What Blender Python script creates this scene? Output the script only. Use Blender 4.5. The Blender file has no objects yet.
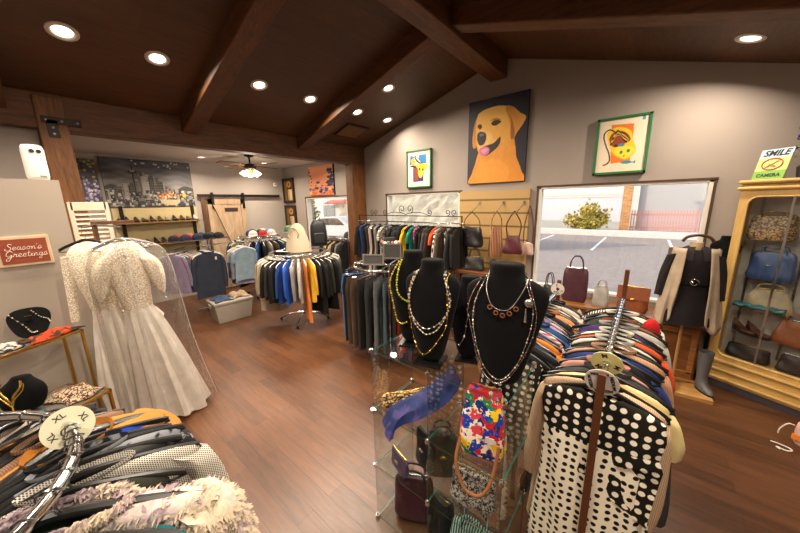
import bpy, math, random
import numpy as np
from mathutils import Vector, Matrix
PI = math.pi; R = math.radians
scene = bpy.context.scene
COL = scene.collection
rnd = random.Random(7)

# ------------------------------------------------------------------ helpers
def catmull(pts, n=6, closed=False):
    P = [Vector(p) for p in pts]; out = []; N = len(P)
    rng = range(N) if closed else range(N-1)
    for i in rng:
        if closed: a, b, c, d = P[(i-1) % N], P[i], P[(i+1) % N], P[(i+2) % N]
        else: a, b, c, d = P[max(i-1, 0)], P[i], P[i+1], P[min(i+2, N-1)]
        for k in range(n):
            t = k/n; t2 = t*t; t3 = t2*t
            out.append(0.5*((2*b)+(c-a)*t+(2*a-5*b+4*c-d)*t2+(3*b-a-3*c+d)*t3))
    if not closed: out.append(P[-1].copy())
    return out

class MB:
    def __init__(s): s.v = []; s.f = []; s.mi = []
    def add(s, vs, fs, mi=0):
        o = len(s.v); s.v += [tuple(x) for x in vs]
        for f in fs: s.f.append([i+o for i in f]); s.mi.append(mi)
        return s
    def box(s, c, d, rot=None, mi=0, M=None):
        hx, hy, hz = d[0]/2, d[1]/2, d[2]/2
        vs = [Vector((x, y, z)) for x in (-hx, hx) for y in (-hy, hy) for z in (-hz, hz)]
        if rot:
            m = Matrix.Rotation(rot[2], 3, 'Z') @ Matrix.Rotation(rot[1], 3, 'Y') @ Matrix.Rotation(rot[0], 3, 'X')
            vs = [m @ v for v in vs]
        vs = [v+Vector(c) for v in vs]
        if M: vs = [M @ v for v in vs]
        return s.add(vs, [(0,1,3,2),(4,6,7,5),(0,4,5,1),(2,3,7,6),(0,2,6,4),(1,5,7,3)], mi)
    def bar(s, a, b, w, h, mi=0, up=(0,0,1)):
        a, b = Vector(a), Vector(b); d = (b-a).normalized(); u = Vector(up)
        if abs(d.dot(u)) > .98: u = Vector((1,0,0))
        x = d.cross(u).normalized(); y = x.cross(d).normalized()
        vs = [p+x*sx*w/2+y*sy*h/2 for p in (a, b) for sx, sy in ((-1,-1),(1,-1),(1,1),(-1,1))]
        return s.add(vs, [(3,2,1,0),(4,5,6,7),(0,1,5,4),(1,2,6,5),(2,3,7,6),(3,0,4,7)], mi)
    def loft(s, rings, closed=True, cap0=True, cap1=True, mi=0):
        n = len(rings[0]); o = []; fs = []
        for r in rings: o += [tuple(p) for p in r]
        for i in range(len(rings)-1):
            for j in range(n if closed else n-1):
                k = (j+1) % n
                fs.append((i*n+j, i*n+k, (i+1)*n+k, (i+1)*n+j))
        if cap0: fs.append(tuple(range(n))[::-1])
        if cap1: fs.append(tuple(range((len(rings)-1)*n, len(rings)*n)))
        return s.add(o, fs, mi)
    def tube(s, pts, r, n=8, closed=False, mi=0, flat=1.0):
        P = [Vector(p) for p in pts]; N = len(P)
        rr = r if isinstance(r, (list, tuple)) else [r]*N
        rings = []; prev = None
        for i in range(N):
            if closed: d = (P[(i+1) % N]-P[i-1])
            else: d = P[min(i+1, N-1)]-P[max(i-1, 0)]
            if d.length < 1e-9: d = Vector((0,0,1))
            d.normalize()
            if prev is None:
                u = Vector((0,0,1)) if abs(d.z) < .9 else Vector((0,1,0))
                x = d.cross(u).normalized()
            else:
                x = prev-d*prev.dot(d)
                x = x.normalized() if x.length > 1e-6 else d.orthogonal().normalized()
            prev = x; y = d.cross(x)
            rings.append([P[i]+x*rr[i]*math.cos(2*PI*k/n)+y*rr[i]*flat*math.sin(2*PI*k/n) for k in range(n)])
        if closed: rings.append(rings[0])
        return s.loft(rings, True, not closed, not closed, mi)
    def lathe(s, prof, n=20, c=(0,0,0), mi=0, cap0=True, cap1=True, sx=1, sy=1):
        rings = [[(c[0]+r*sx*math.cos(2*PI*k/n), c[1]+r*sy*math.sin(2*PI*k/n), c[2]+z) for k in range(n)] for r, z in prof]
        return s.loft(rings, True, cap0, cap1, mi)
    def ball(s, c, r, n=10, m=6, sc=(1,1,1), mi=0):
        prof = [(max(r*math.sin(PI*i/m), r*.02), -r*math.cos(PI*i/m)) for i in range(m+1)]
        rings = [[(c[0]+q*sc[0]*math.cos(2*PI*k/n), c[1]+q*sc[1]*math.sin(2*PI*k/n), c[2]+z*sc[2]) for k in range(n)] for q, z in prof]
        return s.loft(rings, True, True, True, mi)
    def prism(s, poly, a, b, axis='y', mi=0):
        """poly: 2-D outline; extruded from a to b along axis"""
        def P(u, v, w): return {'y': (u, w, v), 'z': (u, v, w), 'x': (w, u, v)}[axis]
        return s.loft([[P(u, v, a) for u, v in poly], [P(u, v, b) for u, v in poly]], True, True, True, mi)
    def tf(s, M):
        s.v = [tuple(M @ Vector(p)) for p in s.v]; return s
    def mesh(s, name, mats, smooth=True, ang=40):
        me = bpy.data.meshes.new(name); me.from_pydata(s.v, [], s.f)
        for m in (mats if isinstance(mats, (list, tuple)) else [mats]): me.materials.append(m)
        if any(s.mi): me.polygons.foreach_set('material_index', s.mi)
        if smooth:
            me.polygons.foreach_set('use_smooth', [True]*len(me.polygons))
            me.update(); me.set_sharp_from_angle(angle=R(ang))
        me.update(); return me
    def build(s, name, mats, parent=None, smooth=True, bev=0, sub=0, ang=40, loc=None, rot=None):
        o = bpy.data.objects.new(name, s.mesh(name, mats, smooth, ang)); COL.objects.link(o)
        if parent: o.parent = parent
        if loc: o.location = loc
        if rot: o.rotation_euler = rot
        if bev:
            m = o.modifiers.new('bevel', 'BEVEL'); m.width = bev; m.segments = 2; m.limit_method = 'ANGLE'; m.angle_limit = R(35)
        if sub:
            m = o.modifiers.new('sub', 'SUBSURF'); m.levels = sub; m.render_levels = sub
        return o

def tag(o, label=None, cat=None, group=None, kind=None):
    if label: o['label'] = label
    if cat: o['category'] = cat
    if group: o['group'] = group
    if kind: o['kind'] = kind
    return o
def empty(name, loc=(0,0,0), rz=0, label=None, cat=None, group=None):
    o = bpy.data.objects.new(name, None); COL.objects.link(o); o.empty_display_size = .05
    o.location = loc; o.rotation_euler = (0, 0, rz)
    return tag(o, label, cat, group)
def inst(name, me, parent=None, mat=None, color=None, loc=None, rot=None, scale=None):
    o = bpy.data.objects.new(name, me); COL.objects.link(o)
    if parent: o.parent = parent
    if mat:
        o.material_slots[0].link = 'OBJECT'; o.material_slots[0].material = mat
    if color: o.color = (*color[:3], 1)
    if loc: o.location = loc
    if rot: o.rotation_euler = rot
    if scale: o.scale = scale
    return o
def copy_tree(o, parent=None):
    c = o.copy(); COL.objects.link(c)
    if parent: c.parent = parent
    for ch in o.children: copy_tree(ch, c)
    return c
def text(name, body, size, mat, parent, M, ext=.0008, shear=0, bold=0):
    cu = bpy.data.curves.new(name, 'FONT'); cu.body = body; cu.size = size; cu.extrude = ext
    cu.align_x = 'CENTER'; cu.align_y = 'CENTER'; cu.shear = shear; cu.offset = bold; cu.resolution_u = 3
    t = bpy.data.objects.new(name, cu); COL.objects.link(t)
    dg = bpy.context.evaluated_depsgraph_get(); me = bpy.data.meshes.new_from_object(t.evaluated_get(dg))
    bpy.data.objects.remove(t); me.materials.clear(); me.materials.append(mat)
    o = bpy.data.objects.new(name, me); COL.objects.link(o)
    if parent: o.parent = parent
    o.matrix_local = M
    return o

# ------------------------------------------------------------------ materials
def srgb(h):
    if isinstance(h, str):
        h = h.lstrip('#'); c = [int(h[i:i+2], 16)/255 for i in (0, 2, 4)]
    else: c = h
    return tuple(x/12.92 if x <= .04045 else ((x+.055)/1.055)**2.4 for x in c)
MATS = {}
def newmat(name):
    m = bpy.data.materials.new(name); m.use_nodes = True; nt = m.node_tree
    return m, nt, nt.nodes['Principled BSDF']
def node(nt, typ, **kw):
    n = nt.nodes.new(typ)
    for k, v in kw.items():
        if k in n.inputs: n.inputs[k].default_value = v
        else: setattr(n, k, v)
    return n
def ramp(nt, fac, stops, interp='LINEAR'):
    r = nt.nodes.new('ShaderNodeValToRGB'); r.color_ramp.interpolation = interp
    e = r.color_ramp.elements
    while len(e) < len(stops): e.new(.5)
    for el, (p, c) in zip(e, stops): el.position = p; el.color = (*c[:3], 1)
    nt.links.new(fac, r.inputs[0]); return r.outputs[0]
def mixc(nt, fac, a, b, mode='MIX'):
    n = nt.nodes.new('ShaderNodeMix'); n.data_type = 'RGBA'; n.blend_type = mode
    for sock, v in ((n.inputs[0], fac), (n.inputs[6], a), (n.inputs[7], b)):
        if hasattr(v, 'is_output'): nt.links.new(v, sock)
        elif isinstance(v, (int, float)): sock.default_value = v
        else: sock.default_value = (*v[:3], 1)
    return n.outputs[2]
def math_(nt, op, a, b=0, c=0):
    n = nt.nodes.new('ShaderNodeMath'); n.operation = op
    for i, v in enumerate((a, b, c)):
        if hasattr(v, 'is_output'): nt.links.new(v, n.inputs[i])
        else: n.inputs[i].default_value = v
    return n.outputs[0]
def coords(nt, scale=(1,1,1), kind='Object', rot=(0,0,0)):
    tc = nt.nodes.new('ShaderNodeTexCoord'); mp = nt.nodes.new('ShaderNodeMapping')
    mp.inputs['Scale'].default_value = scale; mp.inputs['Rotation'].default_value = rot
    nt.links.new(tc.outputs[kind], mp.inputs[0]); return mp.outputs[0]
def noise(nt, vec, scale=5, detail=3, rough=.5, dist=0):
    n = node(nt, 'ShaderNodeTexNoise', Scale=scale, Detail=detail, Roughness=rough, Distortion=dist)
    nt.links.new(vec, n.inputs['Vector']); return n
def bump(nt, bsdf, h, strength=.3, dist=.01):
    b = node(nt, 'ShaderNodeBump', Strength=strength, Distance=dist)
    nt.links.new(h, b.inputs['Height']); nt.links.new(b.outputs[0], bsdf.inputs['Normal'])
def plain(name, col, rough=.5, metal=0, var=.12, nscale=12, bmp=0, emis=0, coat=0, sheen=0):
    if name in MATS: return MATS[name]
    m, nt, b = newmat(name); c = srgb(col)
    b.inputs['Roughness'].default_value = rough; b.inputs['Metallic'].default_value = metal
    if coat: b.inputs['Coat Weight'].default_value = coat
    if sheen: b.inputs['Sheen Weight'].default_value = sheen; b.inputs['Specular IOR Level'].default_value = .15
    if var:
        n = noise(nt, coords(nt), nscale, 4)
        out = ramp(nt, n.outputs['Fac'], [(.25, tuple(x*(1-var) for x in c)), (.75, tuple(min(1, x*(1+var)) for x in c))])
        nt.links.new(out, b.inputs['Base Color'])
        if bmp: bump(nt, b, n.outputs['Fac'], bmp)
    else: b.inputs['Base Color'].default_value = (*c, 1)
    if emis:
        b.inputs['Emission Color'].default_value = (*c, 1); b.inputs['Emission Strength'].default_value = emis
    MATS[name] = m; return m
def wood(name, dark, light, axis='x', scale=1.0, rough=.45, plank=0, bmp=.15):
    if name in MATS: return MATS[name]
    m, nt, b = newmat(name); b.inputs['Roughness'].default_value = rough
    st = {'x': (1.2, 9, 9), 'y': (9, 1.2, 9), 'z': (9, 9, 1.2)}[axis]
    v = coords(nt, tuple(s*scale for s in st))
    n1 = noise(nt, v, 2.2, 6, .6, .8); n2 = noise(nt, v, 9, 3)
    f = math_(nt, 'ADD', math_(nt, 'MULTIPLY', n1.outputs['Fac'], .75), math_(nt, 'MULTIPLY', n2.outputs['Fac'], .25))
    out = ramp(nt, f, [(.3, srgb(dark)), (.7, srgb(light))])
    nt.links.new(out, b.inputs['Base Color']); bump(nt, b, f, bmp, .01)
    MATS[name] = m; return m
def planks(name, dark, light, length_axis='x', pw=.13, pl=1.2, rough=.35, gap=.3, bmp=.2):
    """boards laid side by side, made with the brick texture"""
    m, nt, b = newmat(name); b.inputs['Roughness'].default_value = rough
    rot = (0,0,0) if length_axis == 'x' else (0,0,PI/2)
    v = coords(nt, (1,1,1), 'Object', rot)
    br = node(nt, 'ShaderNodeTexBrick', Scale=1.0)
    br.inputs['Brick Width'].default_value = pl; br.inputs['Row Height'].default_value = pw
    br.inputs['Mortar Size'].default_value = .0025; br.inputs['Mortar Smooth'].default_value = .3
    br.inputs['Color1'].default_value = (0,0,0,1); br.inputs['Color2'].default_value = (1,1,1,1); br.inputs['Mortar'].default_value = (.5,.5,.5,1)
    br.offset = .37
    nt.links.new(v, br.inputs['Vector'])
    sc = (1.5, 14, 14) if length_axis == 'x' else (14, 1.5, 14)
    v2 = coords(nt, sc); n1 = noise(nt, v2, 2.0, 6, .62, .6)
    n3 = noise(nt, coords(nt), 1.1, 2)
    f = math_(nt, 'ADD', math_(nt, 'MULTIPLY', n1.outputs['Fac'], .6), math_(nt, 'MULTIPLY', br.outputs['Color'], .22))
    f = math_(nt, 'ADD', f, math_(nt, 'MULTIPLY', math_(nt, 'SUBTRACT', n3.outputs['Fac'], .5), .5))
    out = ramp(nt, f, [(.15, srgb(dark)), (.7, srgb(light))])
    out = mixc(nt, math_(nt, 'MULTIPLY', br.outputs['Fac'], gap), out, tuple(x*.25 for x in srgb(dark)))
    nt.links.new(out, b.inputs['Base Color'])
    nr = noise(nt, v2, 5, 3)
    r = nt.nodes.new('ShaderNodeMapRange'); r.inputs[3].default_value = rough-.1; r.inputs[4].default_value = rough+.15
    nt.links.new(nr.outputs['Fac'], r.inputs[0]); nt.links.new(r.outputs[0], b.inputs['Roughness'])
    h = math_(nt, 'SUBTRACT', n1.outputs['Fac'], math_(nt, 'MULTIPLY', br.outputs['Fac'], .8))
    bump(nt, b, h, bmp, .006)
    MATS[name] = m; return m
def glass(name, tint=(.92,.97,.95), refl=.07, rough=.02):
    m = bpy.data.materials.new(name); m.use_nodes = True; nt = m.node_tree; nt.nodes.clear()
    o = nt.nodes.new('ShaderNodeOutputMaterial'); t = node(nt, 'ShaderNodeBsdfTransparent', Color=(*tint, 1))
    g = node(nt, 'ShaderNodeBsdfGlossy', Roughness=rough); g.inputs['Color'].default_value = (1,1,1,1)
    lw = node(nt, 'ShaderNodeLayerWeight', Blend=.25)
    f = math_(nt, 'ADD', math_(nt, 'MULTIPLY', lw.outputs['Fresnel'], .3), refl)
    mx = nt.nodes.new('ShaderNodeMixShader'); nt.links.new(f, mx.inputs[0]); nt.links.new(t.outputs[0], mx.inputs[1]); nt.links.new(g.outputs[0], mx.inputs[2])
    nt.links.new(mx.outputs[0], o.inputs[0]); MATS[name] = m; return m
def emit(name, col, st):
    return plain(name, col, .5, 0, 0, emis=st)
# fabrics take the cloth colour from the object, so that one weave serves every garment dyed in it
def fabric(name, pat='plain', second=(.02,.02,.02), rough=.85, scale=1.0):
    if name in MATS: return MATS[name]
    m, nt, b = newmat(name); b.inputs['Roughness'].default_value = rough; b.inputs['Specular IOR Level'].default_value = .25 if rough > .6 else .5
    oi = nt.nodes.new('ShaderNodeObjectInfo'); base = oi.outputs['Color']; v = coords(nt)
    w = noise(nt, v, 9*scale, 4)
    f = w.outputs['Fac']
    if pat == 'plain': out = mixc(nt, .5, base, mixc(nt, 1, base, ramp(nt, f, [(.3, (.55,)*3), (.7, (1.0,)*3)]), 'MULTIPLY'))
    elif pat == 'knit':
        wv = node(nt, 'ShaderNodeTexWave', Scale=60*scale, Distortion=2.5); wv.bands_direction = 'X'; nt.links.new(v, wv.inputs[0])
        f = wv.outputs['Fac']; out = mixc(nt, 1, base, ramp(nt, f, [(.1, (.6,)*3), (.8, (1.0,)*3)]), 'MULTIPLY')
    elif pat == 'stripe':
        wv = node(nt, 'ShaderNodeTexWave', Scale=14*scale); wv.bands_direction = 'Z'; nt.links.new(v, wv.inputs[0])
        out = mixc(nt, ramp(nt, wv.outputs['Fac'], [(.5, (0,)*3), (.56, (1,)*3)]), base, second)
    elif pat == 'vstripe':
        wv = node(nt, 'ShaderNodeTexWave', Scale=22*scale); wv.bands_direction = 'X'; nt.links.new(v, wv.inputs[0])
        out = mixc(nt, ramp(nt, wv.outputs['Fac'], [(.6, (0,)*3), (.66, (1,)*3)]), base, second)
    elif pat == 'dots':
        vo = node(nt, 'ShaderNodeTexVoronoi', Scale=26*scale, Randomness=.35); vo.voronoi_dimensions = '2D'
        s = nt.nodes.new('ShaderNodeSeparateXYZ'); nt.links.new(v, s.inputs[0]); c = nt.nodes.new('ShaderNodeCombineXYZ')
        nt.links.new(s.outputs[0], c.inputs[0]); nt.links.new(s.outputs[2], c.inputs[1]); nt.links.new(c.outputs[0], vo.inputs['Vector'])
        out = mixc(nt, ramp(nt, vo.outputs['Distance'], [(.26, (1,)*3), (.31, (0,)*3)]), base, second)
    elif pat == 'plaid':
        outs = []
        for ax in ('X', 'DIAGONAL'):
            wv = node(nt, 'ShaderNodeTexWave', Scale=30*scale); wv.bands_direction = ax; nt.links.new(v, wv.inputs[0]); outs.append(wv.outputs['Fac'])
        out = mixc(nt, ramp(nt, math_(nt, 'MULTIPLY', outs[0], outs[1]), [(.2, (0,)*3), (.3, (1,)*3)]), second, base)
    elif pat == 'leopard':
        vo = node(nt, 'ShaderNodeTexVoronoi', Scale=38*scale); vo.feature = 'DISTANCE_TO_EDGE'
        n2 = noise(nt, v, 30*scale, 2); vm = mixc(nt, .06, v, n2.outputs['Color']); nt.links.new(vm, vo.inputs['Vector'])
        out = mixc(nt, ramp(nt, math_(nt, 'ADD', vo.outputs['Distance'], math_(nt, 'MULTIPLY', n2.outputs['Fac'], .12)), [(.14, (0,)*3), (.2, (1,)*3)]), base, second)
    elif pat == 'floral':
        vo = node(nt, 'ShaderNodeTexVoronoi', Scale=17*scale); n2 = noise(nt, v, 24*scale, 2)
        vm = mixc(nt, .08, v, n2.outputs['Color']); nt.links.new(vm, vo.inputs['Vector'])
        hue = nt.nodes.new('ShaderNodeSeparateColor'); nt.links.new(vo.outputs['Color'], hue.inputs[0])
        pal = ramp(nt, hue.outputs[0], [(0, srgb('#c2202a')), (.2, srgb('#1b3fa8')), (.38, srgb('#f1c21c')), (.52, srgb('#d8404e')), (.64, srgb('#1d7a55')), (.78, srgb('#f3e6d2')), (.88, srgb('#123075'))], 'CONSTANT')
        out = mixc(nt, ramp(nt, vo.outputs['Distance'], [(.1, (1,)*3), (.16, (0,)*3)]), pal, srgb('#f2c12a'))
        out = mixc(nt, ramp(nt, vo.outputs['Distance'], [(.70, (0,)*3), (.76, (1,)*3)]), out, srgb('#efe3cf'))
    elif pat == 'blotch':
        n2 = noise(nt, v, 16*scale, 3, .6, .6); out = mixc(nt, ramp(nt, n2.outputs['Fac'], [(.48, (0,)*3), (.54, (1,)*3)]), base, second)
    elif pat == 'fur':
        n2 = noise(nt, v, 45*scale, 6, .7, 1.0); f = n2.outputs['Fac']
        out = mixc(nt, ramp(nt, noise(nt, v, 7, 3).outputs['Fac'], [(.4, (0,)*3), (.62, (1,)*3)]), base, second)
        out = mixc(nt, 1, out, ramp(nt, f, [(.3, (.5,)*3), (.65, (1.0,)*3)]), 'MULTIPLY')
    elif pat == 'lace':
        vo = node(nt, 'ShaderNodeTexVoronoi', Scale=55*scale); vo.feature = 'DISTANCE_TO_EDGE'; nt.links.new(v, vo.inputs['Vector'])
        f = vo.outputs['Distance']; out = mixc(nt, ramp(nt, f, [(.05, (0,)*3), (.2, (1,)*3)]), base, second)
    nt.links.new(out, b.inputs['Base Color'])
    bump(nt, b, f, .6 if pat in ('fur', 'lace') else .2, .01)
    MATS[name] = m; return m
F_PLAIN = fabric('cotton cloth'); F_KNIT = fabric('ribbed knit', 'knit')
F_STRIPE = fabric('striped cloth', 'stripe', srgb('#e8e2d8')); F_VSTRIPE = fabric('pinstriped cloth', 'vstripe', srgb('#d8d2c8'))
F_DOTW = fabric('white dotted cloth', 'dots', srgb('#eee6d6'), scale=.95); F_DOTB = fabric('black dotted cloth', 'dots', srgb('#15130f'), scale=1.1)
F_PLAID = fabric('checked cloth', 'plaid', srgb('#cfc9bd'), scale=2.6); F_LEO = fabric('leopard print cloth', 'leopard', srgb('#b89468'))
F_FLORAL = fabric('bright floral print', 'floral', scale=1.45); F_BLOTCH = fabric('mottled print cloth', 'blotch', srgb('#20201f'))
F_FUR = fabric('soft fur', 'fur', srgb('#cbb8c0')); F_LACE = fabric('lace cloth', 'lace', srgb('#fffaf0'))
F_SATIN = fabric('satin cloth', 'plain', rough=.38); F_LEATHER = fabric('grained leather', 'plain', rough=.42, scale=3)
BLACKP = plain('black plastic', '#131313', .35); WHITEP = plain('white plastic', '#e6e2da', .4, var=.04)
CHROME = plain('polished chrome', '#d7d7d7', .14, 1, .05); STEEL = plain('brushed steel', '#9a9a9c', .3, 1)
BRASS = plain('gold metal', '#c9a24e', .28, 1); DARKM = plain('dark bronze metal', '#2b231d', .45, .7)
VELVET = plain('black velvet', '#08080a', .9, 0, .25, sheen=.02); CLEARP = glass('clear plastic', (.94,.94,.95), .12, .08)
GOLDCH = plain('gold chain', '#d9b65c', .25, 1); SILVCH = plain('silver chain', '#cfcdc8', .22, 1)
# ------------------------------------------------------------------ the room
GY = 4.7; HX = -4.75
def zl(x): return 3.91+.3108*(x+2.26)      # underside of the left roof slope
def zr(x): return 3.98-.2952*(x+1.79)      # underside of the right roof slope
WALL = plain('warm grey wall paint', '#9a8f87', .75, var=.035, nscale=1.5)
WALLW = plain('pale wall paint', '#aaa098', .75, var=.03, nscale=1.5)
CEILW = plain('white ceiling paint', '#b4aaa0', .8, var=.03, nscale=1.5)
FLOORM = planks('red brown floorboards', '#321a0c', '#6b442a', 'x', .125, 1.1, .33, .55, .25)
CEILM = planks('dark ceiling boards', '#3a2212', '#603c1e', 'y', .3, 2.4, .5, .35, .1)
BEAM = wood('rough sawn beam timber', '#38200f', '#70441f', 'y', 1.0, .6)
BEAMX = wood('rough sawn rafter timber', '#38200f', '#70441f', 'x', 1.0, .6)
POSTW = wood('post timber', '#45280f', '#875528', 'z', 1.0, .6)
WHITEFR = plain('white window frame paint', '#d9d2c8', .5, var=.03)
def struct(o): o['kind'] = 'structure'; return o

m = MB(); m.box((-3, 1.0, -.05), (10.6, 7.8, .1)); struct(m.build('floor', FLOORM))
m = MB(); m.prism([(-4.98, zl(-4.98)), (-1.916, 4.017), (-1.916, 4.15), (-4.98, zl(-4.98)+.13)], -2.7, 4.86)
m.prism([(-1.916, 4.017), (2.35, zr(2.35)), (2.35, zr(2.35)+.13), (-1.916, 4.15)], -2.7, 4.86); struct(m.build('ceiling', CEILM, smooth=False))
m = MB(); m.box((-6.5, 1.08, 3.05), (3.15, 7.55, .1)); struct(m.build('ceiling_back_room', CEILW, smooth=False))
# gable wall with three window openings
m = MB()
wins = [(-6.99, -5.37, .95, 2.19), (-4.16, -2.5, .95, 2.18), (-1.25, .51, .74, 2.19)]
xs = [-8.15]+[x for w in wins for x in w[:2]]+[2.35]
for a, b in zip(xs[::2], xs[1::2]): m.box(((a+b)/2, 4.775, 1.1), (b-a, .15, 2.2))
for a, b, z0, z1 in wins:
    m.box(((a+b)/2, 4.775, z0/2), (b-a, .15, z0)); m.box(((a+b)/2, 4.775, (z1+2.2)/2), (b-a, .15, 2.2-z1))
m.prism([(-8.15, 2.2), (2.35, 2.2), (2.35, zr(2.35)+.05), (-1.916, 4.06), (-4.85, zl(-4.85)+.05), (-8.15, 3.08)], 4.7, 4.85)
struct(m.build('wall_gable', WALL, smooth=False))
for i, (a, b, z0, z1) in enumerate(wins):
    w = MB(); fw = .035
    for c, d in ((((a+b)/2, 4.76, z0+fw/2), (b-a, .13, fw)), (((a+b)/2, 4.76, z1-fw/2), (b-a, .13, fw)), ((a+fw/2, 4.76, (z0+z1)/2), (fw, .13, z1-z0)), ((b-fw/2, 4.76, (z0+z1)/2), (fw, .13, z1-z0))): w.box(c, d)
    o = struct(w.build('window_%d' % (i+1), WHITEFR, bev=.004, smooth=False))
    d = MB(); e = .012
    for c, dd in ((((a+b)/2, 4.70, z1+.004), (b-a+.06, .03, e*2)), ((a-.012, 4.70, (z0+z1)/2), (e*2, .03, z1-z0)), ((b+.012, 4.70, (z0+z1)/2), (e*2, .03, z1-z0))): d.box(c, dd)
    d.build('frame_edge', plain('dark frame edge', '#4a3526', .5), o, smooth=False)
    g = MB(); g.box(((a+b)/2, 4.79, (z0+z1)/2), (b-a-.06, .008, z1-z0-.06)); g.build('pane', glass('window glass', (.97,.98,.98), .03), o, smooth=False)
struct(MB().box((-8.08, 1.0, 1.52), (.15, 7.55, 3.05)).build('wall_back_room', WALLW, smooth=False))
struct(MB().box((-4.92, -1.2, 1.6), (.1, 2.83, 3.2)).build('wall_left', WALL, smooth=False))
struct(MB().box((-4.16, -1.18, 1.13), (.12, 2.83, 2.26)).build('wall_partition', plain('partition paint', '#a1968a', .75, var=.03, nscale=1.5), smooth=False))
struct(MB().box((2.28, 1.08, 1.5), (.15, 7.55, 3.0)).build('wall_right', WALL, smooth=False))
m = MB(); m.prism([(-8.15, 0), (2.35, 0), (2.35, zr(2.35)), (-1.916, 4.06), (-4.85, zl(-4.85)), (-8.15, 3.0)], -2.75, -2.62)
struct(m.build('wall_front', WALL, smooth=False))
# timber frame
def trim(n, m, mat, bev=.012): return struct(m.build('trim_%d' % n, mat, bev=bev, smooth=False))
trim(1, MB().box((-1.915, 1.04, 3.875), (.25, 7.3, .29)), BEAM)
trim(2, MB().box((-4.86, 1.04, 2.965), (.22, 7.3, .34)), BEAM)
trim(3, MB().box((-4.85, .325, 1.55), (.24, .21, 3.1)), POSTW)
trim(4, MB().box((-4.86, 4.51, 1.4), (.22, .36, 2.8)), POSTW)
for k, y in enumerate((-.04, 1.54, 3.2)):
    h = .2
    trim(5+2*k, MB().prism([(-4.76, zl(-4.76)-h), (-2.03, zl(-2.03)-h), (-2.03, zl(-2.03)+.02), (-4.76, zl(-4.76)+.02)], y-.1, y+.1), BEAMX)
    trim(6+2*k, MB().prism([(-1.8, zr(-1.8)-h), (2.22, zr(2.22)-h), (2.22, zr(2.22)+.02), (-1.8, zr(-1.8)+.02)], y-.1, y+.1), BEAMX)
# steel T strap on the left post
t = empty('steel_strap', (-4.7275, .33, 2.86), 0, 'black steel T strap bolting the left post to the header beam', 'bracket')
MB().box((-.003, .06, .02), (.008, .28, .07)).box((-.003, -.01, -.06), (.008, .08, .17)).build('plate', DARKM, t, bev=.003, smooth=False)
for y, z in ((-.05, .02), (.06, .02), (.17, .02), (-.01, -.05), (-.01, -.11)):
    MB().lathe([(.012, 0), (.012, .006), (.006, .009)], 10).tf(Matrix.Translation((.001, y, z)) @ Matrix.Rotation(PI/2, 4, 'Y')).build('bolt', STEEL, t)
# roof hatch between the rafters
sl = math.atan(.3108)
def roofM(x, y, off=0): return Matrix.Translation((x, y, zl(x))) @ Matrix.Rotation(-sl, 4, 'Y') @ Matrix.Translation((0, 0, -off))
t = empty('ceiling_hatch', label='square wooden access hatch set in the sloping ceiling near the right post', cat='hatch'); t.matrix_world = roofM(-4.28, 3.93)
MB().box((0, 0, -.012), (.34, .44, .024)).build('panel', plain('hatch board', '#6a4626', .6), t, bev=.003, smooth=False)
m = MB()
for c, d in (((-.19, 0, -.01), (.03, .5, .03)), ((.19, 0, -.01), (.03, .5, .03)), ((0, .235, -.01), (.38, .03, .03)), ((0, -.235, -.01), (.38, .03, .03))): m.box(c, d)
m.build('hatch_frame', plain('hatch frame', '#3a2414', .6), t, smooth=False)

# ------------------------------------------------------------------ recessed lights and added fill lamps
LENS = emit('downlight lens', '#ffe9cf', 5.0); TRIMR = plain('white light ring', '#c9c0b4', .4)
WARM = (1.0, .845, .665)
def lamp(M, power, r=.055, name='downlight or fill lamp', col=WARM, spread=150):
    l = bpy.data.lights.new(name, 'AREA'); l.shape = 'DISK'; l.size = r*2; l.energy = power; l.color = col; l.spread = R(spread)
    o = bpy.data.objects.new(name, l); COL.objects.link(o); o.matrix_world = M; return o
def downlight(M, label, power, group=None):
    t = empty('recessed_downlight', label=label, cat='ceiling light', group=group); t.matrix_world = M
    MB().lathe([(.062, -.001), (.075, -.012), (.098, -.008), (.1, 0), (.1, .004)], 28, cap0=False, cap1=False).build('trim_ring', TRIMR, t)
    MB().lathe([(.001, -.004), (.063, -.003), (.063, .003)], 24).build('lens', LENS, t)
    lamp(M @ Matrix.Translation((0, 0, -.016)), power, .055); return t
def roofR(x, y): return Matrix.Translation((x, y, zr(x))) @ Matrix.Rotation(math.atan(.2952), 4, 'Y')
P1 = 33
left = [(-3.85, .44, 'large round recessed light, leftmost on the sloping ceiling'), (-3.85, 1.06, 'recessed light second from the left on the sloping ceiling'),
        (-3.81, 2.04, 'first recessed light right of the left rafter'), (-3.8, 2.75, 'recessed light just left of the rafter near the right post'),
        (-3.78, 3.61, 'recessed light beside the rafter above the hatch'), (-3.13, 3.63, 'upper recessed light closest to the ridge beam'),
        (-3.76, 4.31, 'recessed light closest to the slope of the gable wall')]
for x, y, l in left: downlight(roofM(x, y), l, P1*(.55 if y > 4 else .8 if y > 3.5 else 1))
downlight(roofR(.5, 4.1), 'lone recessed light on the right slope above the tiger picture', P1)
for x, y in ((.5, 2.3), (.5, .6), (-.8, 2.4), (-.8, .5), (.5, -1.0)): lamp(roofR(x, y) @ Matrix.Translation((0, 0, -.02)), P1*1.0)  # extra bare lamps without fittings, added to light the main room
for x, y in ((-3.1, .6), (-3.1, -1.0), (-3.85, -1.0), (-3.1, 2.4)): lamp(roofM(x, y) @ Matrix.Translation((0, 0, -.02)), P1)  # more added fill lamps along the left slope, no fittings
for (x, y), l in zip(((-7.19, 2.45), (-7.22, 3.78)), ('flush ceiling light left of the fan in the back room', 'flush ceiling light right of the fan in the back room')):
    downlight(Matrix.Translation((x, y, 3.0)), l, 32)
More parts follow.
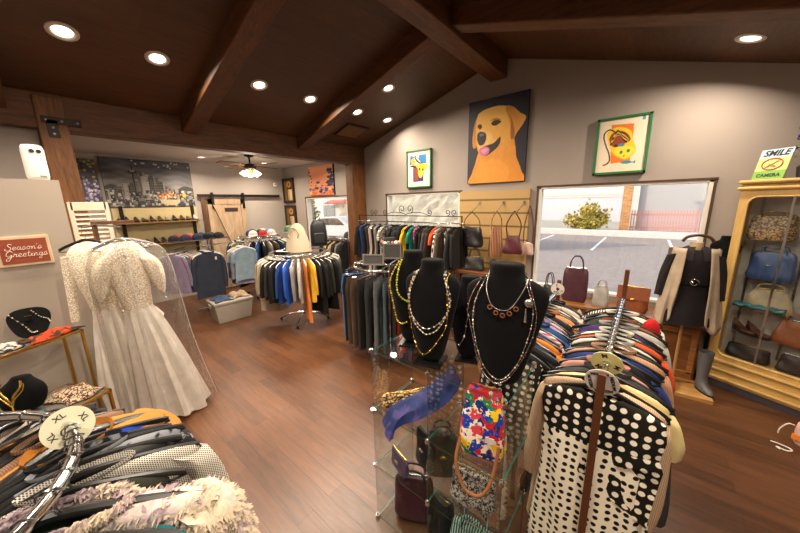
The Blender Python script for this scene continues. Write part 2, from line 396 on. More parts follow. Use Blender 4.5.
for x, y in ((-5.7, 1.2), (-6.9, .6), (-5.6, 3.9)): lamp(Matrix.Translation((x, y, 2.985)), 26)  # bare fill lamps under the back room ceiling, no fittings

# ------------------------------------------------------------------ camera, world, sun
cam = bpy.data.cameras.new('camera'); cam.sensor_width = 36; cam.lens = 300/800*36; cam.clip_start = .02
co = bpy.data.objects.new('camera', cam); COL.objects.link(co); scene.camera = co
dn = Vector((28, 1424, 300)).normalized(); dx = Vector((375, 56, -300)); dx = (dx-dn*dx.dot(dn)).normalized(); up = -dn; dy = up.cross(dx)
# camera axes (x right, y up, z back) written in world coordinates
rows = [dx, dy, up]
cx = Vector([r.x for r in rows]); cyv = Vector([-r.y for r in rows]); cz = Vector([-r.z for r in rows])
Mx = Matrix((cx, cyv, cz)).transposed().to_4x4(); Mx.translation = (0, 0, 2.0); co.matrix_world = Mx
cam.shift_x = 0; cam.shift_y = 0
w = bpy.data.worlds.new('sky'); scene.world = w; w.use_nodes = True; nt = w.node_tree; bg = nt.nodes['Background']
sky = nt.nodes.new('ShaderNodeTexSky'); sky.sky_type = 'NISHITA'; sky.sun_disc = False; sky.sun_elevation = R(28); sky.sun_rotation = R(250); sky.dust_density = 1.5; sky.air_density = 1.2
hs = nt.nodes.new('ShaderNodeHueSaturation'); hs.inputs['Saturation'].default_value = .45; nt.links.new(sky.outputs[0], hs.inputs['Color']); nt.links.new(hs.outputs[0], bg.inputs[0]); bg.inputs[1].default_value = .45
sun = bpy.data.lights.new('sun', 'SUN'); sun.energy = 3.4; sun.angle = R(1); sun.color = (1, .84, .62)
so = bpy.data.objects.new('sun', sun); COL.objects.link(so); so.rotation_euler = Vector((.75, .45, -.42)).to_track_quat('-Z', 'Y').to_euler()
vs = scene.view_settings; scene.display_settings.display_device = 'sRGB'; vs.view_transform = 'Standard'; vs.look = 'None'; vs.exposure = 0.0; vs.gamma = 1; vs.use_curve_mapping = False

# ------------------------------------------------------------------ outside the windows
ASPH = plain('grey asphalt', '#958780', .85, var=.12, nscale=6, bmp=.2); LINE = plain('white road paint', '#e6e2dc', .7)
CONC = plain('pale concrete', '#d5d0c8', .8, var=.06, nscale=3)
o = struct(MB().box((-6, 24.9, -.1), (70, 40, .1)).build('ground_parking_lot', ASPH, smooth=False))
for k, (x, y0, y1) in enumerate(((-9.4, 15, 20), (-6.8, 15, 20), (-4.25, 15.5, 20), (-1.64, 14.5, 20), (.95, 14.5, 20))):
    struct(MB().box((x, (y0+y1)/2, -.046), (.1, y1-y0, .008)).build('trim_parking_line_%d' % (k+1), LINE, smooth=False))
struct(MB().box((-4, 20.7, .1), (40, .5, .36)).build('trim_curb', CONC, bev=.04, smooth=False))
struct(MB().box((-4, 26, .05), (40, 10.2, .2)).build('ground_planting_strip', plain('planting soil', '#a79c8c', .9), smooth=False))
t = empty('backdrop_wall', (-9, 33, 0), 0, 'pale wall standing in for the bright distance behind the round shrub outside', 'wall')  # pale wall added in place of overexposed hills and sky
MB().box((0, 0, 1.1), (30, .3, 2.2)).build('render', plain('pale lilac backdrop', '#cfc9cc', .8, var=.05), t, smooth=False); MB().box((0, 0, 2.25), (30.1, .4, .1)).build('coping', CONC, t, smooth=False)
t = empty('brick_pillar', (-.98, 21.4, .1), 0, 'orange brick pillar standing behind the curb outside the large window', 'pillar')
br, nt, bb = newmat('orange bricks'); bt = node(nt, 'ShaderNodeTexBrick', Scale=1.0); bt.inputs['Brick Width'].default_value = .22; bt.inputs['Row Height'].default_value = .08; bt.inputs['Mortar Size'].default_value = .006
bt.inputs['Color1'].default_value = (*srgb('#c98a3c'), 1); bt.inputs['Color2'].default_value = (*srgb('#a9682a'), 1); bt.inputs['Mortar'].default_value = (*srgb('#c9b9a0'), 1)
nt.links.new(coords(nt, (1,1,1), 'Object', (PI/2, 0, 0)), bt.inputs['Vector']); nt.links.new(bt.outputs[0], bb.inputs['Base Color'])
MB().box((0, 0, 1.7), (.42, .42, 3.4)).build('shaft', br, t, smooth=False)
MB().box((0, 0, 3.45), (.55, .55, .12)).build('cap', CONC, t, smooth=False)
t = empty('neighbour_building', (.9, 23.6, .1), 0, 'pale grey building with white corner columns across the parking lot', 'building')
MB().box((0, 1.5, 2.2), (2.9, 3, 4.4)).build('wall', plain('pale grey render', '#b9b4b2', .8, var=.03), t, smooth=False)
MB().box((-1.62, 0, 2.2), (.42, .4, 4.4)).build('column', CONC, t, smooth=False); MB().box((1.75, 0, 2.2), (.5, .4, 4.4)).build('column', CONC, t, smooth=False)
MB().box((0, 1.4, 4.5), (3.9, 3.6, .3)).build('roof', CONC, t, smooth=False)
t = empty('picket_fence', (.8, 21.7, .12), 0, 'pink picket fence in front of the pale grey building outside', 'fence')
PINK = plain('faded pink paint', '#d99a92', .7)
for k in range(26):
    MB().prism([(-.03, 0), (.03, 0), (.03, 1.2), (0, 1.3), (-.03, 1.2)], -.012, .012).build('picket', PINK, t, smooth=False, loc=(-1.5+k*.12, 0, 0))
for z in (.3, 1.0): MB().box((0, .03, z), (3.1, .03, .08)).build('rail', PINK, t, smooth=False)
LEAFG = plain('olive leaves', '#8d8a3c', .6, var=.35, nscale=9); LEAFY = plain('yellow green leaves', '#c6ac4b', .6, var=.3, nscale=9); TWIG = plain('brown twig', '#54402a', .8)
def shrub(name, loc, rx, rz, n, label, cat, mats, seed, leaf=.09, group=None):
    q = random.Random(seed); t = empty(name, loc, 0, label, cat, group)
    tw = MB(); lv = MB()
    for i in range(46):
        a = q.uniform(0, 2*PI); e = q.uniform(.15, 1.35); r = q.uniform(.75, 1)
        p = Vector((rx*r*math.cos(e)*math.cos(a), rx*.7*r*math.cos(e)*math.sin(a), rz*(.15+.85*math.sin(e))*r))
        tw.tube([(0, 0, 0), p*.5+Vector((0, 0, .1)), p], [.03, .018, .006], 5)
        for j in range(n):
            f = q.uniform(.35, 1.0); c = p*f+Vector((q.gauss(0, .13), q.gauss(0, .13), q.gauss(0, .1)))*rx*.7
            if c.z < .05: c.z = .05
            d = Vector((q.gauss(0, 1), q.gauss(0, 1), q.gauss(.6, 1))).normalized(); s = d.orthogonal().normalized(); L = leaf*q.uniform(.7, 1.4); W = L*.35
            lv.add([c, c+d*L*.5+s*W, c+d*L, c+d*L*.5-s*W], [(0, 1, 2, 3)], q.randrange(len(mats)))
    tw.build('branches', TWIG, t); lv.build('foliage', mats, t, smooth=False); return t
shrub('round_shrub', (-2.8, 21.5, .12), 1.3, 1.75, 70, 'yellow green rounded shrub behind the curb outside the large window', 'shrub', [LEAFG, LEAFY, LEAFY], 3, .16)
# beyond the middle window: a stony bank; beyond the far window: a parked car and shop front
t = empty('stone_bank', (-10.2, 12.5, -.05), 0, 'pale stony bank seen through the window behind the clothes rail', 'bank')
q = random.Random(5); m = MB(); n = 26
vs_ = [(-6+12*i/n, (j/6)*2.2+q.uniform(-.1, .1), (j/6)**.8*2.6+q.uniform(-.12, .12)) for j in range(7) for i in range(n+1)]
m.add(vs_, [(j*(n+1)+i, j*(n+1)+i+1, (j+1)*(n+1)+i+1, (j+1)*(n+1)+i) for j in range(6) for i in range(n)])
m.build('slope', plain('stony ground', '#a89b86', .9, var=.35, nscale=2.5, bmp=.5), t, smooth=False)
t = empty('white_car', (-13.6, 11.2, -.05), R(8), 'white car parked outside the far window of the back room', 'car')
m = MB(); prof = [(-2.1, .35), (-2.1, .75), (-1.5, .9), (-.8, 1.38), (.7, 1.4), (1.35, .95), (2.1, .82), (2.15, .35)]
m.prism(prof, -.85, .85); m.build('body', plain('white car paint', '#e4e2e0', .25, coat=.5), t, bev=.06)
m = MB(); m.prism([(-1.3, .95), (-.75, 1.32), (.65, 1.34), (1.15, .97)], -.862, .862); m.build('side_glass', plain('dark car glass', '#2a2d31', .1), t, smooth=False)
for x in (-1.35, 1.35):
    for y in (-.8, .8): MB().lathe([(.01, -.1), (.3, -.1), (.33, -.06), (.33, .06), (.3, .1), (.01, .1)], 20).tf(Matrix.Translation((x, y, .33)) @ Matrix.Rotation(PI/2, 4, 'X')).build('wheel', BLACKP, t)
t = empty('street_shopfront', (-21, 19.5, -.05), 0, 'white shop building with red awning far outside the back room window', 'building')
MB().box((0, 0, 2), (12, 1, 4)).build('wall', plain('white render', '#dcd6cf', .8), t, smooth=False)
MB().prism([(-.55, 2.5), (-1.5, 2.2), (-1.5, 2.1), (-.55, 2.1)], -3, 3.4, 'x').build('awning', plain('dull red canvas', '#b0554f', .8), t, smooth=False)
for x in (-3.5, -.5, 2.5): MB().box((x, -.51, 1.2), (1.8, .06, 1.6)).build('shop_window', plain('shop glass', '#6d767c', .15), t, smooth=False)
t = shrub('street_tree', (-19.5, 13.0, 0), 1.5, 3.0, 40, 'green tree beside the shop building outside the far window', 'tree', [plain('mid green leaves', '#5f7040', .6, var=.3), LEAFG], 9, .2)
# ------------------------------------------------------------------ garments on hangers (x across the shoulders, y front to back, origin on the rail)
def body_mesh(name, seed, sh=.2, L=.62, flare=1.08, th=.021, neck=.07, folds=6, amp=.009, drop=.06, waist=1.0, shape='body'):
    q = random.Random(seed); n = 28; rings = []
    p1, p2, p3 = q.uniform(0, 6), q.uniform(0, 6), q.uniform(0, 6); lean = q.uniform(-.012, .012)
    top = -.075
    rows = [(0, neck, .8), (.2, neck+(sh-neck)*.35, .9), (.5, neck+(sh-neck)*.7, 1), (.85, sh*.97, 1), (1.15, sh*1.0, 1.05)]
    prof = [(top-drop*f, w, t, 0) for f, w, t in rows]
    K = 11
    for k in range(1, K+1):
        t = k/K; z = top-drop*1.15-(L-drop)*t
        w = sh*(1+(flare-1)*t)*(1-(1-waist)*math.exp(-((t-.4)/.18)**2))
        prof.append((z, w*(.93 if k == 1 else .9), 1.15+.25*t, t))
    for z, w, tt, t in prof:
        r = []
        for k in range(n):
            a = 2*PI*k/n; ca, sa = math.cos(a), math.sin(a)
            f = math.sin(folds*a+p1+1.3*t)*amp*t*1.2+math.sin((folds+3)*a+p2-2*t)*amp*.6*t
            x = w*math.copysign(abs(ca)**.85, ca)+f*ca; y = th*tt*sa*(1+.25*math.sin(3*a+p3))+f*.9*abs(sa)*(1 if sa > 0 else -1)+lean*t
            if t >= 1: z2 = z+.012*math.sin(2*a+p2)
            else: z2 = z
            r.append((x, y, z2))
        rings.append(r)
    return MB().loft(rings, True, False, False).mesh(name, F_PLAIN, True, 80)
def sleeve_mesh(name, seed, side, sh=.2, L=.5, r0=.05, r1=.036, out=.05):
    q = random.Random(seed); rings = []; n = 14; p = q.uniform(0, 6); K = 9; sw = q.uniform(-.015, .015)
    for k in range(K+1):
        t = k/K; x = side*(sh-.035+out*(1-(1-t)**2)+.01*math.sin(3*t+p)); z = -.125-.02*(1-t)-L*t; r = r0+(r1-r0)*t+.003*math.sin(9*t+p)
        rings.append([(x+r*(.75)*math.cos(2*PI*j/n), sw*t+r*.52*math.sin(2*PI*j/n)+.003*math.sin(5*2*PI*j/n+4*t), z+.35*side*-1*0+(.028*side*math.cos(2*PI*j/n)*(-1)*(1-t))) for j in range(n)])
    return MB().loft(rings, True, True, False).mesh(name, F_PLAIN, True, 80)
def collar_mesh(name, seed, r=.075, h=.035):
    rings = []
    for k in range(5):
        t = k/4; rr = r*(1+.12*math.sin(PI*t)); z = -.085+h*math.sin(PI*t*.6); 
        rings.append([((rr+.012*t)*math.cos(2*PI*j/20), (.5+.1*t)*(rr)*.55*math.sin(2*PI*j/20), z-(.02*t if k > 2 else 0)) for j in range(20)])
    return MB().loft(rings, True, False, False).mesh(name, F_PLAIN, True, 80)
m = MB(); arm = catmull([(-.2, 0, -.135), (-.15, 0, -.108), (-.05, 0, -.07), (0, 0, -.06), (.05, 0, -.07), (.15, 0, -.108), (.2, 0, -.135)], 4)
m.tube(arm, [.007]*len(arm), 8, flat=1.7); m.tube([(-.2, 0, -.135), (-.205, 0, -.148), (-.18, 0, -.152), (.18, 0, -.152), (.205, 0, -.148), (.2, 0, -.135)], .004, 6)
HANGER = m.mesh('hanger', BLACKP)
m = MB(); hk = [(0, 0, -.06), (0, 0, -.035)]+[(.019*math.sin(a), 0, -.019*math.cos(a)+.0) for a in [R(x) for x in (0, -40, -80, -120, -160, -200, -240)]]
m.tube(hk, .0022, 6); HOOK = m.mesh('hook', CHROME)
m = MB(); m.tube([(-.15, 0, -.07), (.15, 0, -.07)], .005, 8); m.tube([(0, 0, -.04), (0, 0, -.07)], .004, 6)
for x in (-.1, .1): m.box((x, 0, -.085), (.028, .022, .045))
CLIPH = m.mesh('clip_hanger', CLEARP)
TAGM = MB().box((0, 0, 0), (.028, .002, .045)).mesh('price_tag', WHITEP, False)
KINDS = {}
def kind(name, n, body, sleeve=None, collar=False):
    KINDS[name] = [(body_mesh(name+'_body', 10*k+len(name), **body),
                    [sleeve_mesh(name+'_sleeve', 7*k+s, s, sh=body.get('sh', .2), **sleeve) for s in (-1, 1)] if sleeve else None,
                    collar_mesh(name+'_collar', k) if collar else None) for k in range(n)]
kind('blouse', 3, dict(sh=.195, L=.58), dict(L=.22, r0=.055, r1=.055))
kind('shirt', 3, dict(sh=.2, L=.66, th=.022), dict(L=.5), True)
kind('jacket', 3, dict(sh=.205, L=.64, th=.026, flare=1.03), dict(L=.54, r0=.058, r1=.045), True)
kind('top', 3, dict(sh=.17, L=.54, flare=1.15, neck=.09))
kind('dress', 3, dict(sh=.175, L=.98, flare=1.35, amp=.016, waist=.8, neck=.09))
kind('long cardigan', 2, dict(sh=.2, L=.86, flare=1.1, th=.026), dict(L=.56))
kind('coat', 2, dict(sh=.215, L=.92, th=.032, flare=1.1), dict(L=.58, r0=.064, r1=.05), True)
HM = {'black': BLACKP, 'white': WHITEP, 'clear': CLEARP}
def garment(kd, col, mat, loc, rz, label, group=None, hanger='black', scale=1, seed=0, tagged=False, width=1, thick=1, jit=1):
    q = random.Random(seed*13+5); body, sl, colr = KINDS[kd][seed % len(KINDS[kd])]
    nm = {'top': 'sleeveless_top', 'long cardigan': 'long_cardigan'}.get(kd, kd)
    t = empty(nm, loc, rz+q.uniform(-.05, .05), label, {'long cardigan': 'cardigan', 'top': 'top'}.get(kd, kd), group)
    t.scale = (scale*width, scale*thick, scale); t.rotation_euler = (q.uniform(-.03, .03)*jit, q.uniform(-.05, .05)*jit, t.rotation_euler[2])
    c = srgb(col); inst('body', body, t, mat, c)
    if sl:
        for s in sl: inst('sleeve', s, t, mat, c)
    if colr: inst('collar', colr, t, mat, c)
    h = inst('hanger', HANGER, t, HM[hanger]); inst('hook', HOOK, h)
    if tagged: inst('price_tag', TAGM, t, WHITEP, loc=(q.uniform(-.1, .1), -.03, -.16), rot=(0, 0, q.uniform(-.4, .4)))
    return t
NTH = ['first', 'second', 'third', 'fourth', 'fifth', 'sixth', 'seventh', 'eighth', 'ninth', 'tenth', 'eleventh', 'twelfth', 'thirteenth', 'fourteenth', 'fifteenth', 'sixteenth', 'seventeenth', 'eighteenth', 'nineteenth', 'twentieth', 'twenty-first', 'twenty-second', 'twenty-third', 'twenty-fourth', 'twenty-fifth', 'twenty-sixth', 'twenty-seventh', 'twenty-eighth', 'twenty-ninth', 'thirtieth']
PAT = {'p': (F_PLAIN, ''), 'k': (F_KNIT, 'ribbed '), 's': (F_STRIPE, 'striped '), 'v': (F_VSTRIPE, 'pinstriped '), 'd': (F_DOTW, 'spotted '), 'x': (F_PLAID, 'checked '),
       'l': (F_LEO, 'leopard print '), 'f': (F_FLORAL, 'floral '), 'b': (F_BLOTCH, 'mottled '), 'u': (F_FUR, 'fluffy '), 'a': (F_SATIN, 'satin '), 'g': (F_LEATHER, 'leather ')}
def W(spec):
    """'hex name|pattern|kind' lists"""
    return [s.split('|') for s in spec.strip().split('\n')]

# ---- the double rail on the right
BRN = plain('brown painted steel', '#5b3520', .4, .2, .15)
t = empty('double_clothes_rail', (0, 0, 0), 0, 'brown steel double clothes rail packed with tops beside the glass case', 'clothes rack')
for x, y, z, nm in ((-.066, 1.322, 1.33, 'post'), (-.066, 2.67, 1.5, 'post'), (-.5, 1.78, 1.3, 'post'), (-.5, 2.67, 1.36, 'post')):
    MB().box((x, y, z/2), (.028, .028, z)).build(nm, BRN, t, bev=.003, smooth=False)
MB().tube([(-.066, 1.332, 1.28), (-.066, 2.66, 1.28)], .0125, 12).build('rail', CHROME, t)
MB().tube([(-.5, 1.57, 1.27), (-.5, 2.66, 1.27)], .0125, 12).build('rail', CHROME, t)
for a, b in (((-.066, 1.322, .05), (-.066, 2.67, .05)), ((-.5, 1.78, .05), (-.5, 2.67, .05)), ((-.75, 2.67, .05), (.25, 2.67, .05)), ((-.3, 1.322, .05), (.25, 1.322, .05))):
    MB().bar(a, b, .03, .03).build('base_bar', BRN, t, smooth=False)
A = W('''#d9b797 beige|k|long cardigan
#e6d49a pale yellow|p|blouse
#3a3a3c charcoal|p|jacket
#c98f82 salmon pink|p|shirt
#1b1b1d black|p|top
#22336f navy|p|blouse
#c99a78 peach|k|shirt
#231c1d black|b|blouse
#d8d4ca white|p|shirt
#d2552c orange red|p|blouse
#b9cdb8 pale mint|s|shirt
#4b3470 purple|p|top
#bdb8ae light grey|k|shirt
#8e4a2e rust|p|shirt
#2d3a33 dark green|p|blouse
#84807c mid grey|k|top
#d5c9b4 cream|s|shirt
#1a1a1a black|v|blouse''')
def split(s): h, n = s.split(' ', 1); return h, n
for i, (c, p, kd) in enumerate(A):
    h, n = split(c); mt, pn = PAT[p]
    garment(kd, h, mt, (-.066, 1.475+i*.067, 1.28), 0, f'{n} {pn}{kd}, {NTH[i+1]} from the front on the right-hand brown rail', seed=i, tagged=i % 3 == 0, scale=1.06, width=(1.1, 1.12, 1.0, .95, .9, 1.02, 1.06, .96, 1.0, 1.08, .92)[i % 11], thick=1.35, jit=1.4)
B = W('''#1b1c1e black|d|top
#131416 jet black|p|jacket
#26304a dark navy|p|shirt
#d98332 bright orange|p|blouse
#2b2f63 indigo|p|top
#c4607f pink|s|blouse
#23487a blue|p|shirt
#9c86b4 lavender|p|shirt
#c97f9e rose pink|v|blouse
#1f1f22 coal black|k|jacket
#e0955e apricot|k|shirt
#b8a89a taupe|p|blouse
#ded6c6 cream white|k|shirt
#cfc7ba off white|p|blouse
#1d1d20 black|p|shirt''')
for i, (c, p, kd) in enumerate(B):
    h, n = split(c); mt, pn = PAT[p]
    garment(kd, h, mt, (-.5, 1.60+i*.068, 1.27), 0, f'{n} {pn}{kd}, {NTH[i]} from the front on the rail nearer the black busts', seed=i+3, tagged=i % 4 == 0, scale=1.0, width=(1.0, 1.05, .95, 1.0, .9)[i % 5], thick=1.35, jit=1.4)
# the spotted dress that faces the room
t = empty('spotted_dress', (-.066, 1.412, 1.28), 0, 'black and white spotted draped dress hanging at the front of the right rail', 'dress')
def ring_rows(rows, n=36, folds=7, amp=.01, seed=0):
    q = random.Random(seed); p = q.uniform(0, 6); out = []
    for z, w, d, a in rows:
        out.append([(w*math.cos(2*PI*k/n), d*math.sin(2*PI*k/n)+a*math.sin(folds*2*PI*k/n+p+z*5)*.5-.0, z+a*.6*math.sin(3*2*PI*k/n+p)) for k in range(n)])
    return out
MB().loft(ring_rows([(-.085, .07, .02, 0), (-.10, .15, .026, 0), (-.13, .215, .03, .002), (-.2, .225, .036, .006), (-.27, .215, .042, .01), (-.33, .205, .046, .012), (-.4, .2, .046, .012)]), True, False, False).tf(Matrix.Translation((0, -.012, 0))).build('bodice', F_DOTW, t).color = (*srgb('#17140f'), 1)
o = MB().loft(ring_rows([(-.30, .2, .05, .004), (-.36, .212, .056, .012), (-.45, .205, .06, .018), (-.56, .21, .062, .02), (-.7, .222, .066, .022), (-.86, .235, .07, .024), (-1.0, .24, .07, .024)], folds=9, seed=4), True, False, False).tf(Matrix.Translation((0, -.014, 0))).build('skirt', F_DOTB, t); o.color = (*srgb('#e9e0cc'), 1)
MB().loft([[(x, -.062-.012*math.sin(4*x*10+z*9), z) for x, z in ((.06-.02*k, -.3-.02*k), (.21, -.26-.045*k), (.225-.004*k, -.3-.055*k), (.1-.03*k, -.34-.025*k))] for k in range(6)], True, True, True).build('sash', F_DOTW, t).color = (*srgb('#17140f'), 1)
h = inst('hanger', HANGER, t, BLACKP); inst('hook', HOOK, h)
def disc(loc, M, r, mat, txt, label, n=3, size=None, ink=BLACKP):
    t = empty('size_divider', label=label, cat='size divider'); t.matrix_world = Matrix.Translation(loc) @ M
    MB().lathe([(.014, -.0015), (r, -.0015), (r, .0015), (.014, .0015), (.014, -.0015)], 32, cap0=False, cap1=False).build('disc', mat, t)
    for k in range(n):
        a = 2*PI*k/n+.25
        text('lettering', txt, size or r*.5, ink, t, Matrix.Rotation(a, 4, 'Z') @ Matrix.Translation((0, r*.64, .002)), bold=.0004)
    return t
FACE = Matrix.Rotation(PI/2, 4, 'X')       # disc face turned towards -y
YEL = plain('pale yellow plastic', '#d8cc8a', .45, var=.05); IVO = plain('ivory plastic', '#cfcbae', .45, var=.05); WHD = plain('greyed white plastic', '#cfc6bc', .45, var=.05)
disc((-.066, 1.53, 1.28), FACE @ Matrix.Rotation(.3, 4, 'X'), .062, YEL, 'M', 'pale yellow size divider, behind the white one on the right rail')
disc((-.066, 1.345, 1.28), FACE @ Matrix.Rotation(.2, 4, 'X'), .06, WHD, 'MEDIUM', 'white lettered size divider at the very front of the right rail', 4, .017)
disc((-.5, 2.63, 1.29), FACE, .05, WHD, 'S', 'white size divider at the far end of the rail nearer the busts')
t = empty('red_knit_hat', (.10, 2.42, 1.14), .4, 'bright red knit hat lying on the far garments of the right rail', 'hat')
MB().lathe([(.045, 0), (.05, .02), (.047, .05), (.036, .08), (.014, .1), (.002, .103)], 18, sx=1, sy=.7).build('crown', F_KNIT, t).color = (*srgb('#c31f22'), 1)
MB().lathe([(.046, -.005), (.056, 0), (.056, .02), (.047, .022)], 18, sy=.7, cap0=False, cap1=False).build('brim', F_KNIT, t).color = (*srgb('#a8181c'), 1)

# ---- round racks
def round_rack(loc, r, z, label, legs=4, tube=.0155, name='round_clothes_rack', base=.42):
    t = empty(name, loc, .4, label, 'clothes rack')
    MB().tube([(r*math.cos(2*PI*k/64), r*math.sin(2*PI*k/64), z) for k in range(64)], tube, 12, closed=True).build('ring', CHROME, t)
    m = MB()
    for k in range(4): a = PI/2*k; m.tube([(.02*math.cos(a), .02*math.sin(a), z-.01), (r*math.cos(a), r*math.sin(a), z-.005)], .009, 8)
    m.build('spokes', CHROME, t); MB().tube([(0, 0, .1), (0, 0, z)], .016, 12).build('pole', CHROME, t)
    for k in range(legs):
        a = 2*PI*k/legs+.3
        l = MB().tube(catmull([(0, 0, .14), (base*.6*math.cos(a), base*.6*math.sin(a), .11), (base*math.cos(a), base*math.sin(a), .045)], 4), .013, 8).build('leg', CHROME, t)
        MB().ball((base*math.cos(a), base*math.sin(a), .024), .024, 10, 6).build('caster', BLACKP, l)
    return t
# foreground left ring
FC = (-1.40, -.55); FR = .525
round_rack((*FC, 0), FR, 1.25, 'chrome round clothes rack in the near left corner holding winter clothes', tube=.018)
fg = [(116, '#8f6d55 tan', 'k', 'jacket', 1.15, 'tan jacket just left of the orange one on the near chrome ring'),
      (104, '#b8762f ochre orange', 'p', 'coat', 1.22, 'ochre orange coat with a smooth hem on the near chrome ring'),
      (98, '#1d3fb0 cobalt', 'p', 'top', 1.3, 'cobalt blue top tucked behind the ochre coat on the near ring'),
      (94, '#1b1c20 black', 'p', 'jacket', 1.3, 'black jacket directly beside the cobalt top on the near ring'),
      (89, '#8a8e96 grey and black', 'b', 'shirt', 1.36, 'grey mottled shirt between black jacket and checked jacket, near ring'),
      (84, '#191a1c black', 'g', 'top', 1.3, 'black leather top beside the checked jacket on the near ring'),
      (77, '#23211f black and white', 'x', 'jacket', 1.5, 'black and white checked jacket on the near chrome ring'),
      (70, '#33362c olive', 'p', 'top', 1.3, 'dark olive top between checked jacket and fur coat'),
      (62, '#d6c6ae cream', 'u', 'coat', 1.62, 'fluffy cream and mauve fur coat on the near chrome ring'),
      (53, '#1e6c75 teal', 'p', 'blouse', 1.5, 'teal blouse just in front of the fluffy fur coat'),
      (47, '#3b2450 dark purple', 'p', 'shirt', 1.5, 'dark purple shirt next to the teal blouse on the near ring'),
      (40, '#6f6a4a khaki', 'b', 'jacket', 1.5, 'khaki mottled jacket nearest the bottom edge on the near ring'),
      (31, '#15171a black', 'p', 'jacket', 1.3, 'black jacket at the lower end of the near chrome ring'),
      (127, '#2a2624 dark brown', 'p', 'jacket', 1.1, 'dark brown jacket left of the tan one on the near ring'),
      (139, '#b3a79c stone', 'k', 'top', 1.1, 'stone ribbed top at the left side of the near ring'),
      (150, '#1c1b1f black', 'p', 'blouse', 1.1, 'black blouse leftmost on the near chrome ring')]
for i, (deg, c, p, kd, sc, lb) in enumerate(fg):
    a = R(deg); h, n = split(c)
    garment(kd, h, PAT[p][0], (FC[0]+FR*math.cos(a), FC[1]+FR*math.sin(a), 1.25), a, lb, seed=i, scale=1.08 if kd == 'coat' else 1.0, width=sc, thick=(3.4 if p == 'p' else 2.2) if kd == 'coat' else 1.5)
a = R(101)
disc((FC[0]+FR*math.cos(a), FC[1]+FR*math.sin(a), 1.25), Matrix.Rotation(a, 4, 'Z') @ Matrix.Rotation(PI/2, 4, 'X') @ Matrix.Rotation(-.5, 4, 'X') @ Matrix.Rotation(-.3, 4, 'Y'), .068, IVO, 'XL', 'ivory XL size divider on the near chrome ring', 4, .026)

# the pile of the fur coat: short tufts standing on the cloth
def fuzz(root, n, length, cols):
    q = random.Random(3)
    for ch in [c for c in root.children if c.name.split('.')[0] in ('body', 'sleeve', 'collar')]:
        me = ch.data; mb = MB(); P = [v.co.copy() for v in me.vertices]; polys = [list(p.vertices) for p in me.polygons]; nr = [p.normal.copy() for p in me.polygons]; ar = [p.area for p in me.polygons]
        tot = sum(ar); ctr = sum(P, Vector((0, 0, 0)))/len(P)
        for vs_, nn_, a_ in zip(polys, nr, ar):
            for _ in range(int(n*a_/tot+q.random())):
                w_ = [q.random() for _ in vs_]; sw = sum(w_); c = Vector((0, 0, 0))
                for v_, x_ in zip(vs_, w_): c += P[v_]*(x_/sw)
                if (c.x-ctr.x)*nn_.x+(c.y-ctr.y)*nn_.y < 0: nn_ = -nn_
                d = (nn_+Vector((q.gauss(0, .5), q.gauss(0, .5), q.gauss(-.3, .5)))).normalized()*length*q.uniform(.6, 1.3); s_ = d.orthogonal().normalized()*length*.38
                k = 0 if (math.sin(c.x*38+c.z*9)+math.sin(c.z*31)+q.gauss(0, .6)) > -.4+1.1*max(0, -c.x*6) else 1
                mb.add([c-s_, c+s_, c+d*.6+s_*.6+Vector((0, 0, -length*.1)), c+d+Vector((0, 0, -length*.35)), c+d*.6-s_*.6+Vector((0, 0, -length*.1))], [(0, 1, 2, 3, 4)], k)
        mb.build('fur_pile', cols, ch, smooth=True)['kind'] = 'stuff'
fuzz(next(o for o in COL.objects if o.get('label', '').startswith('fluffy cream')), 10000, .011, [plain('cream fur', '#bfae98', .95, var=.2), plain('mauve fur', '#96828a', .95, var=.2)])
# middle round rack
MC = (-4.56, 2.84)
round_rack((*MC, 0), .47, 1.22, 'chrome round rack of coats under the header beam in the middle', base=.42)
mid = W('''#8d8272 taupe|p|jacket
#b7a88d tan|p|jacket
#a89a82 khaki tan|p|coat
#1c1a18 black|p|jacket
#b9a98a sand|k|shirt
#201d1b brown black|p|jacket
#2a2724 dark|b|shirt
#1a1a1b coal black|p|jacket
#23407e royal blue|p|shirt
#2c56b4 bright blue|p|shirt
#8f8a86 grey|p|jacket
#c5beb4 pale grey|k|shirt
#cf7a3a orange|p|dress
#d9a92f mustard yellow|p|shirt
#1b1b1b black|k|jacket
#1f2120 dark charcoal|p|coat
#2c2e28 dark olive|p|jacket
#17181a jet black|p|coat
#3a3a34 moss grey|p|jacket
#5a574c olive grey|p|jacket
#26251f dark khaki|p|jacket
#6d665a mushroom|p|jacket
#151618 black|g|jacket
#3c3f45 slate|p|shirt''')
for i, (c, p, kd) in enumerate(mid):
    a = R(-140+i*9.6); h, n = split(c); mt, pn = PAT[p]
    garment(kd, h, mt, (MC[0]+.47*math.cos(a), MC[1]+.47*math.sin(a), 1.22), a, f'{n} {pn}{kd}, {NTH[i]} from the left around the middle round rack', seed=i, hanger='white', scale=.98)
# trouser rack
PC = (-2.63, 2.97)
round_rack((*PC, 0), .46, 1.2, 'round chrome rack of trousers standing behind the glass case', base=.4)
def leg_rings(x0, seed, n=14):
    q = random.Random(seed); p = q.uniform(0, 6)
    return [[(x0*(1+.15*t)+(.09-.015*t)*math.cos(2*PI*k/n), (.018+.008*t)*math.sin(2*PI*k/n)+.004*math.sin(3*2*PI*k/n+p+3*t), -.3-.68*t) for k in range(n)] for t in [i/6 for i in range(7)]]
TR = []
for sd in range(3):
    m = MB(); m.loft([[(w*math.cos(2*PI*k/20), d*math.sin(2*PI*k/20), z) for k in range(20)] for z, w, d in ((-.095, .16, .012), (-.13, .165, .016), (-.22, .185, .02), (-.33, .185, .022))], True, False, True)
    m.loft(leg_rings(-.09, sd), True, False, False); m.loft(leg_rings(.09, sd+5), True, False, False); TR.append(m.mesh('trousers', F_PLAIN, True, 80))
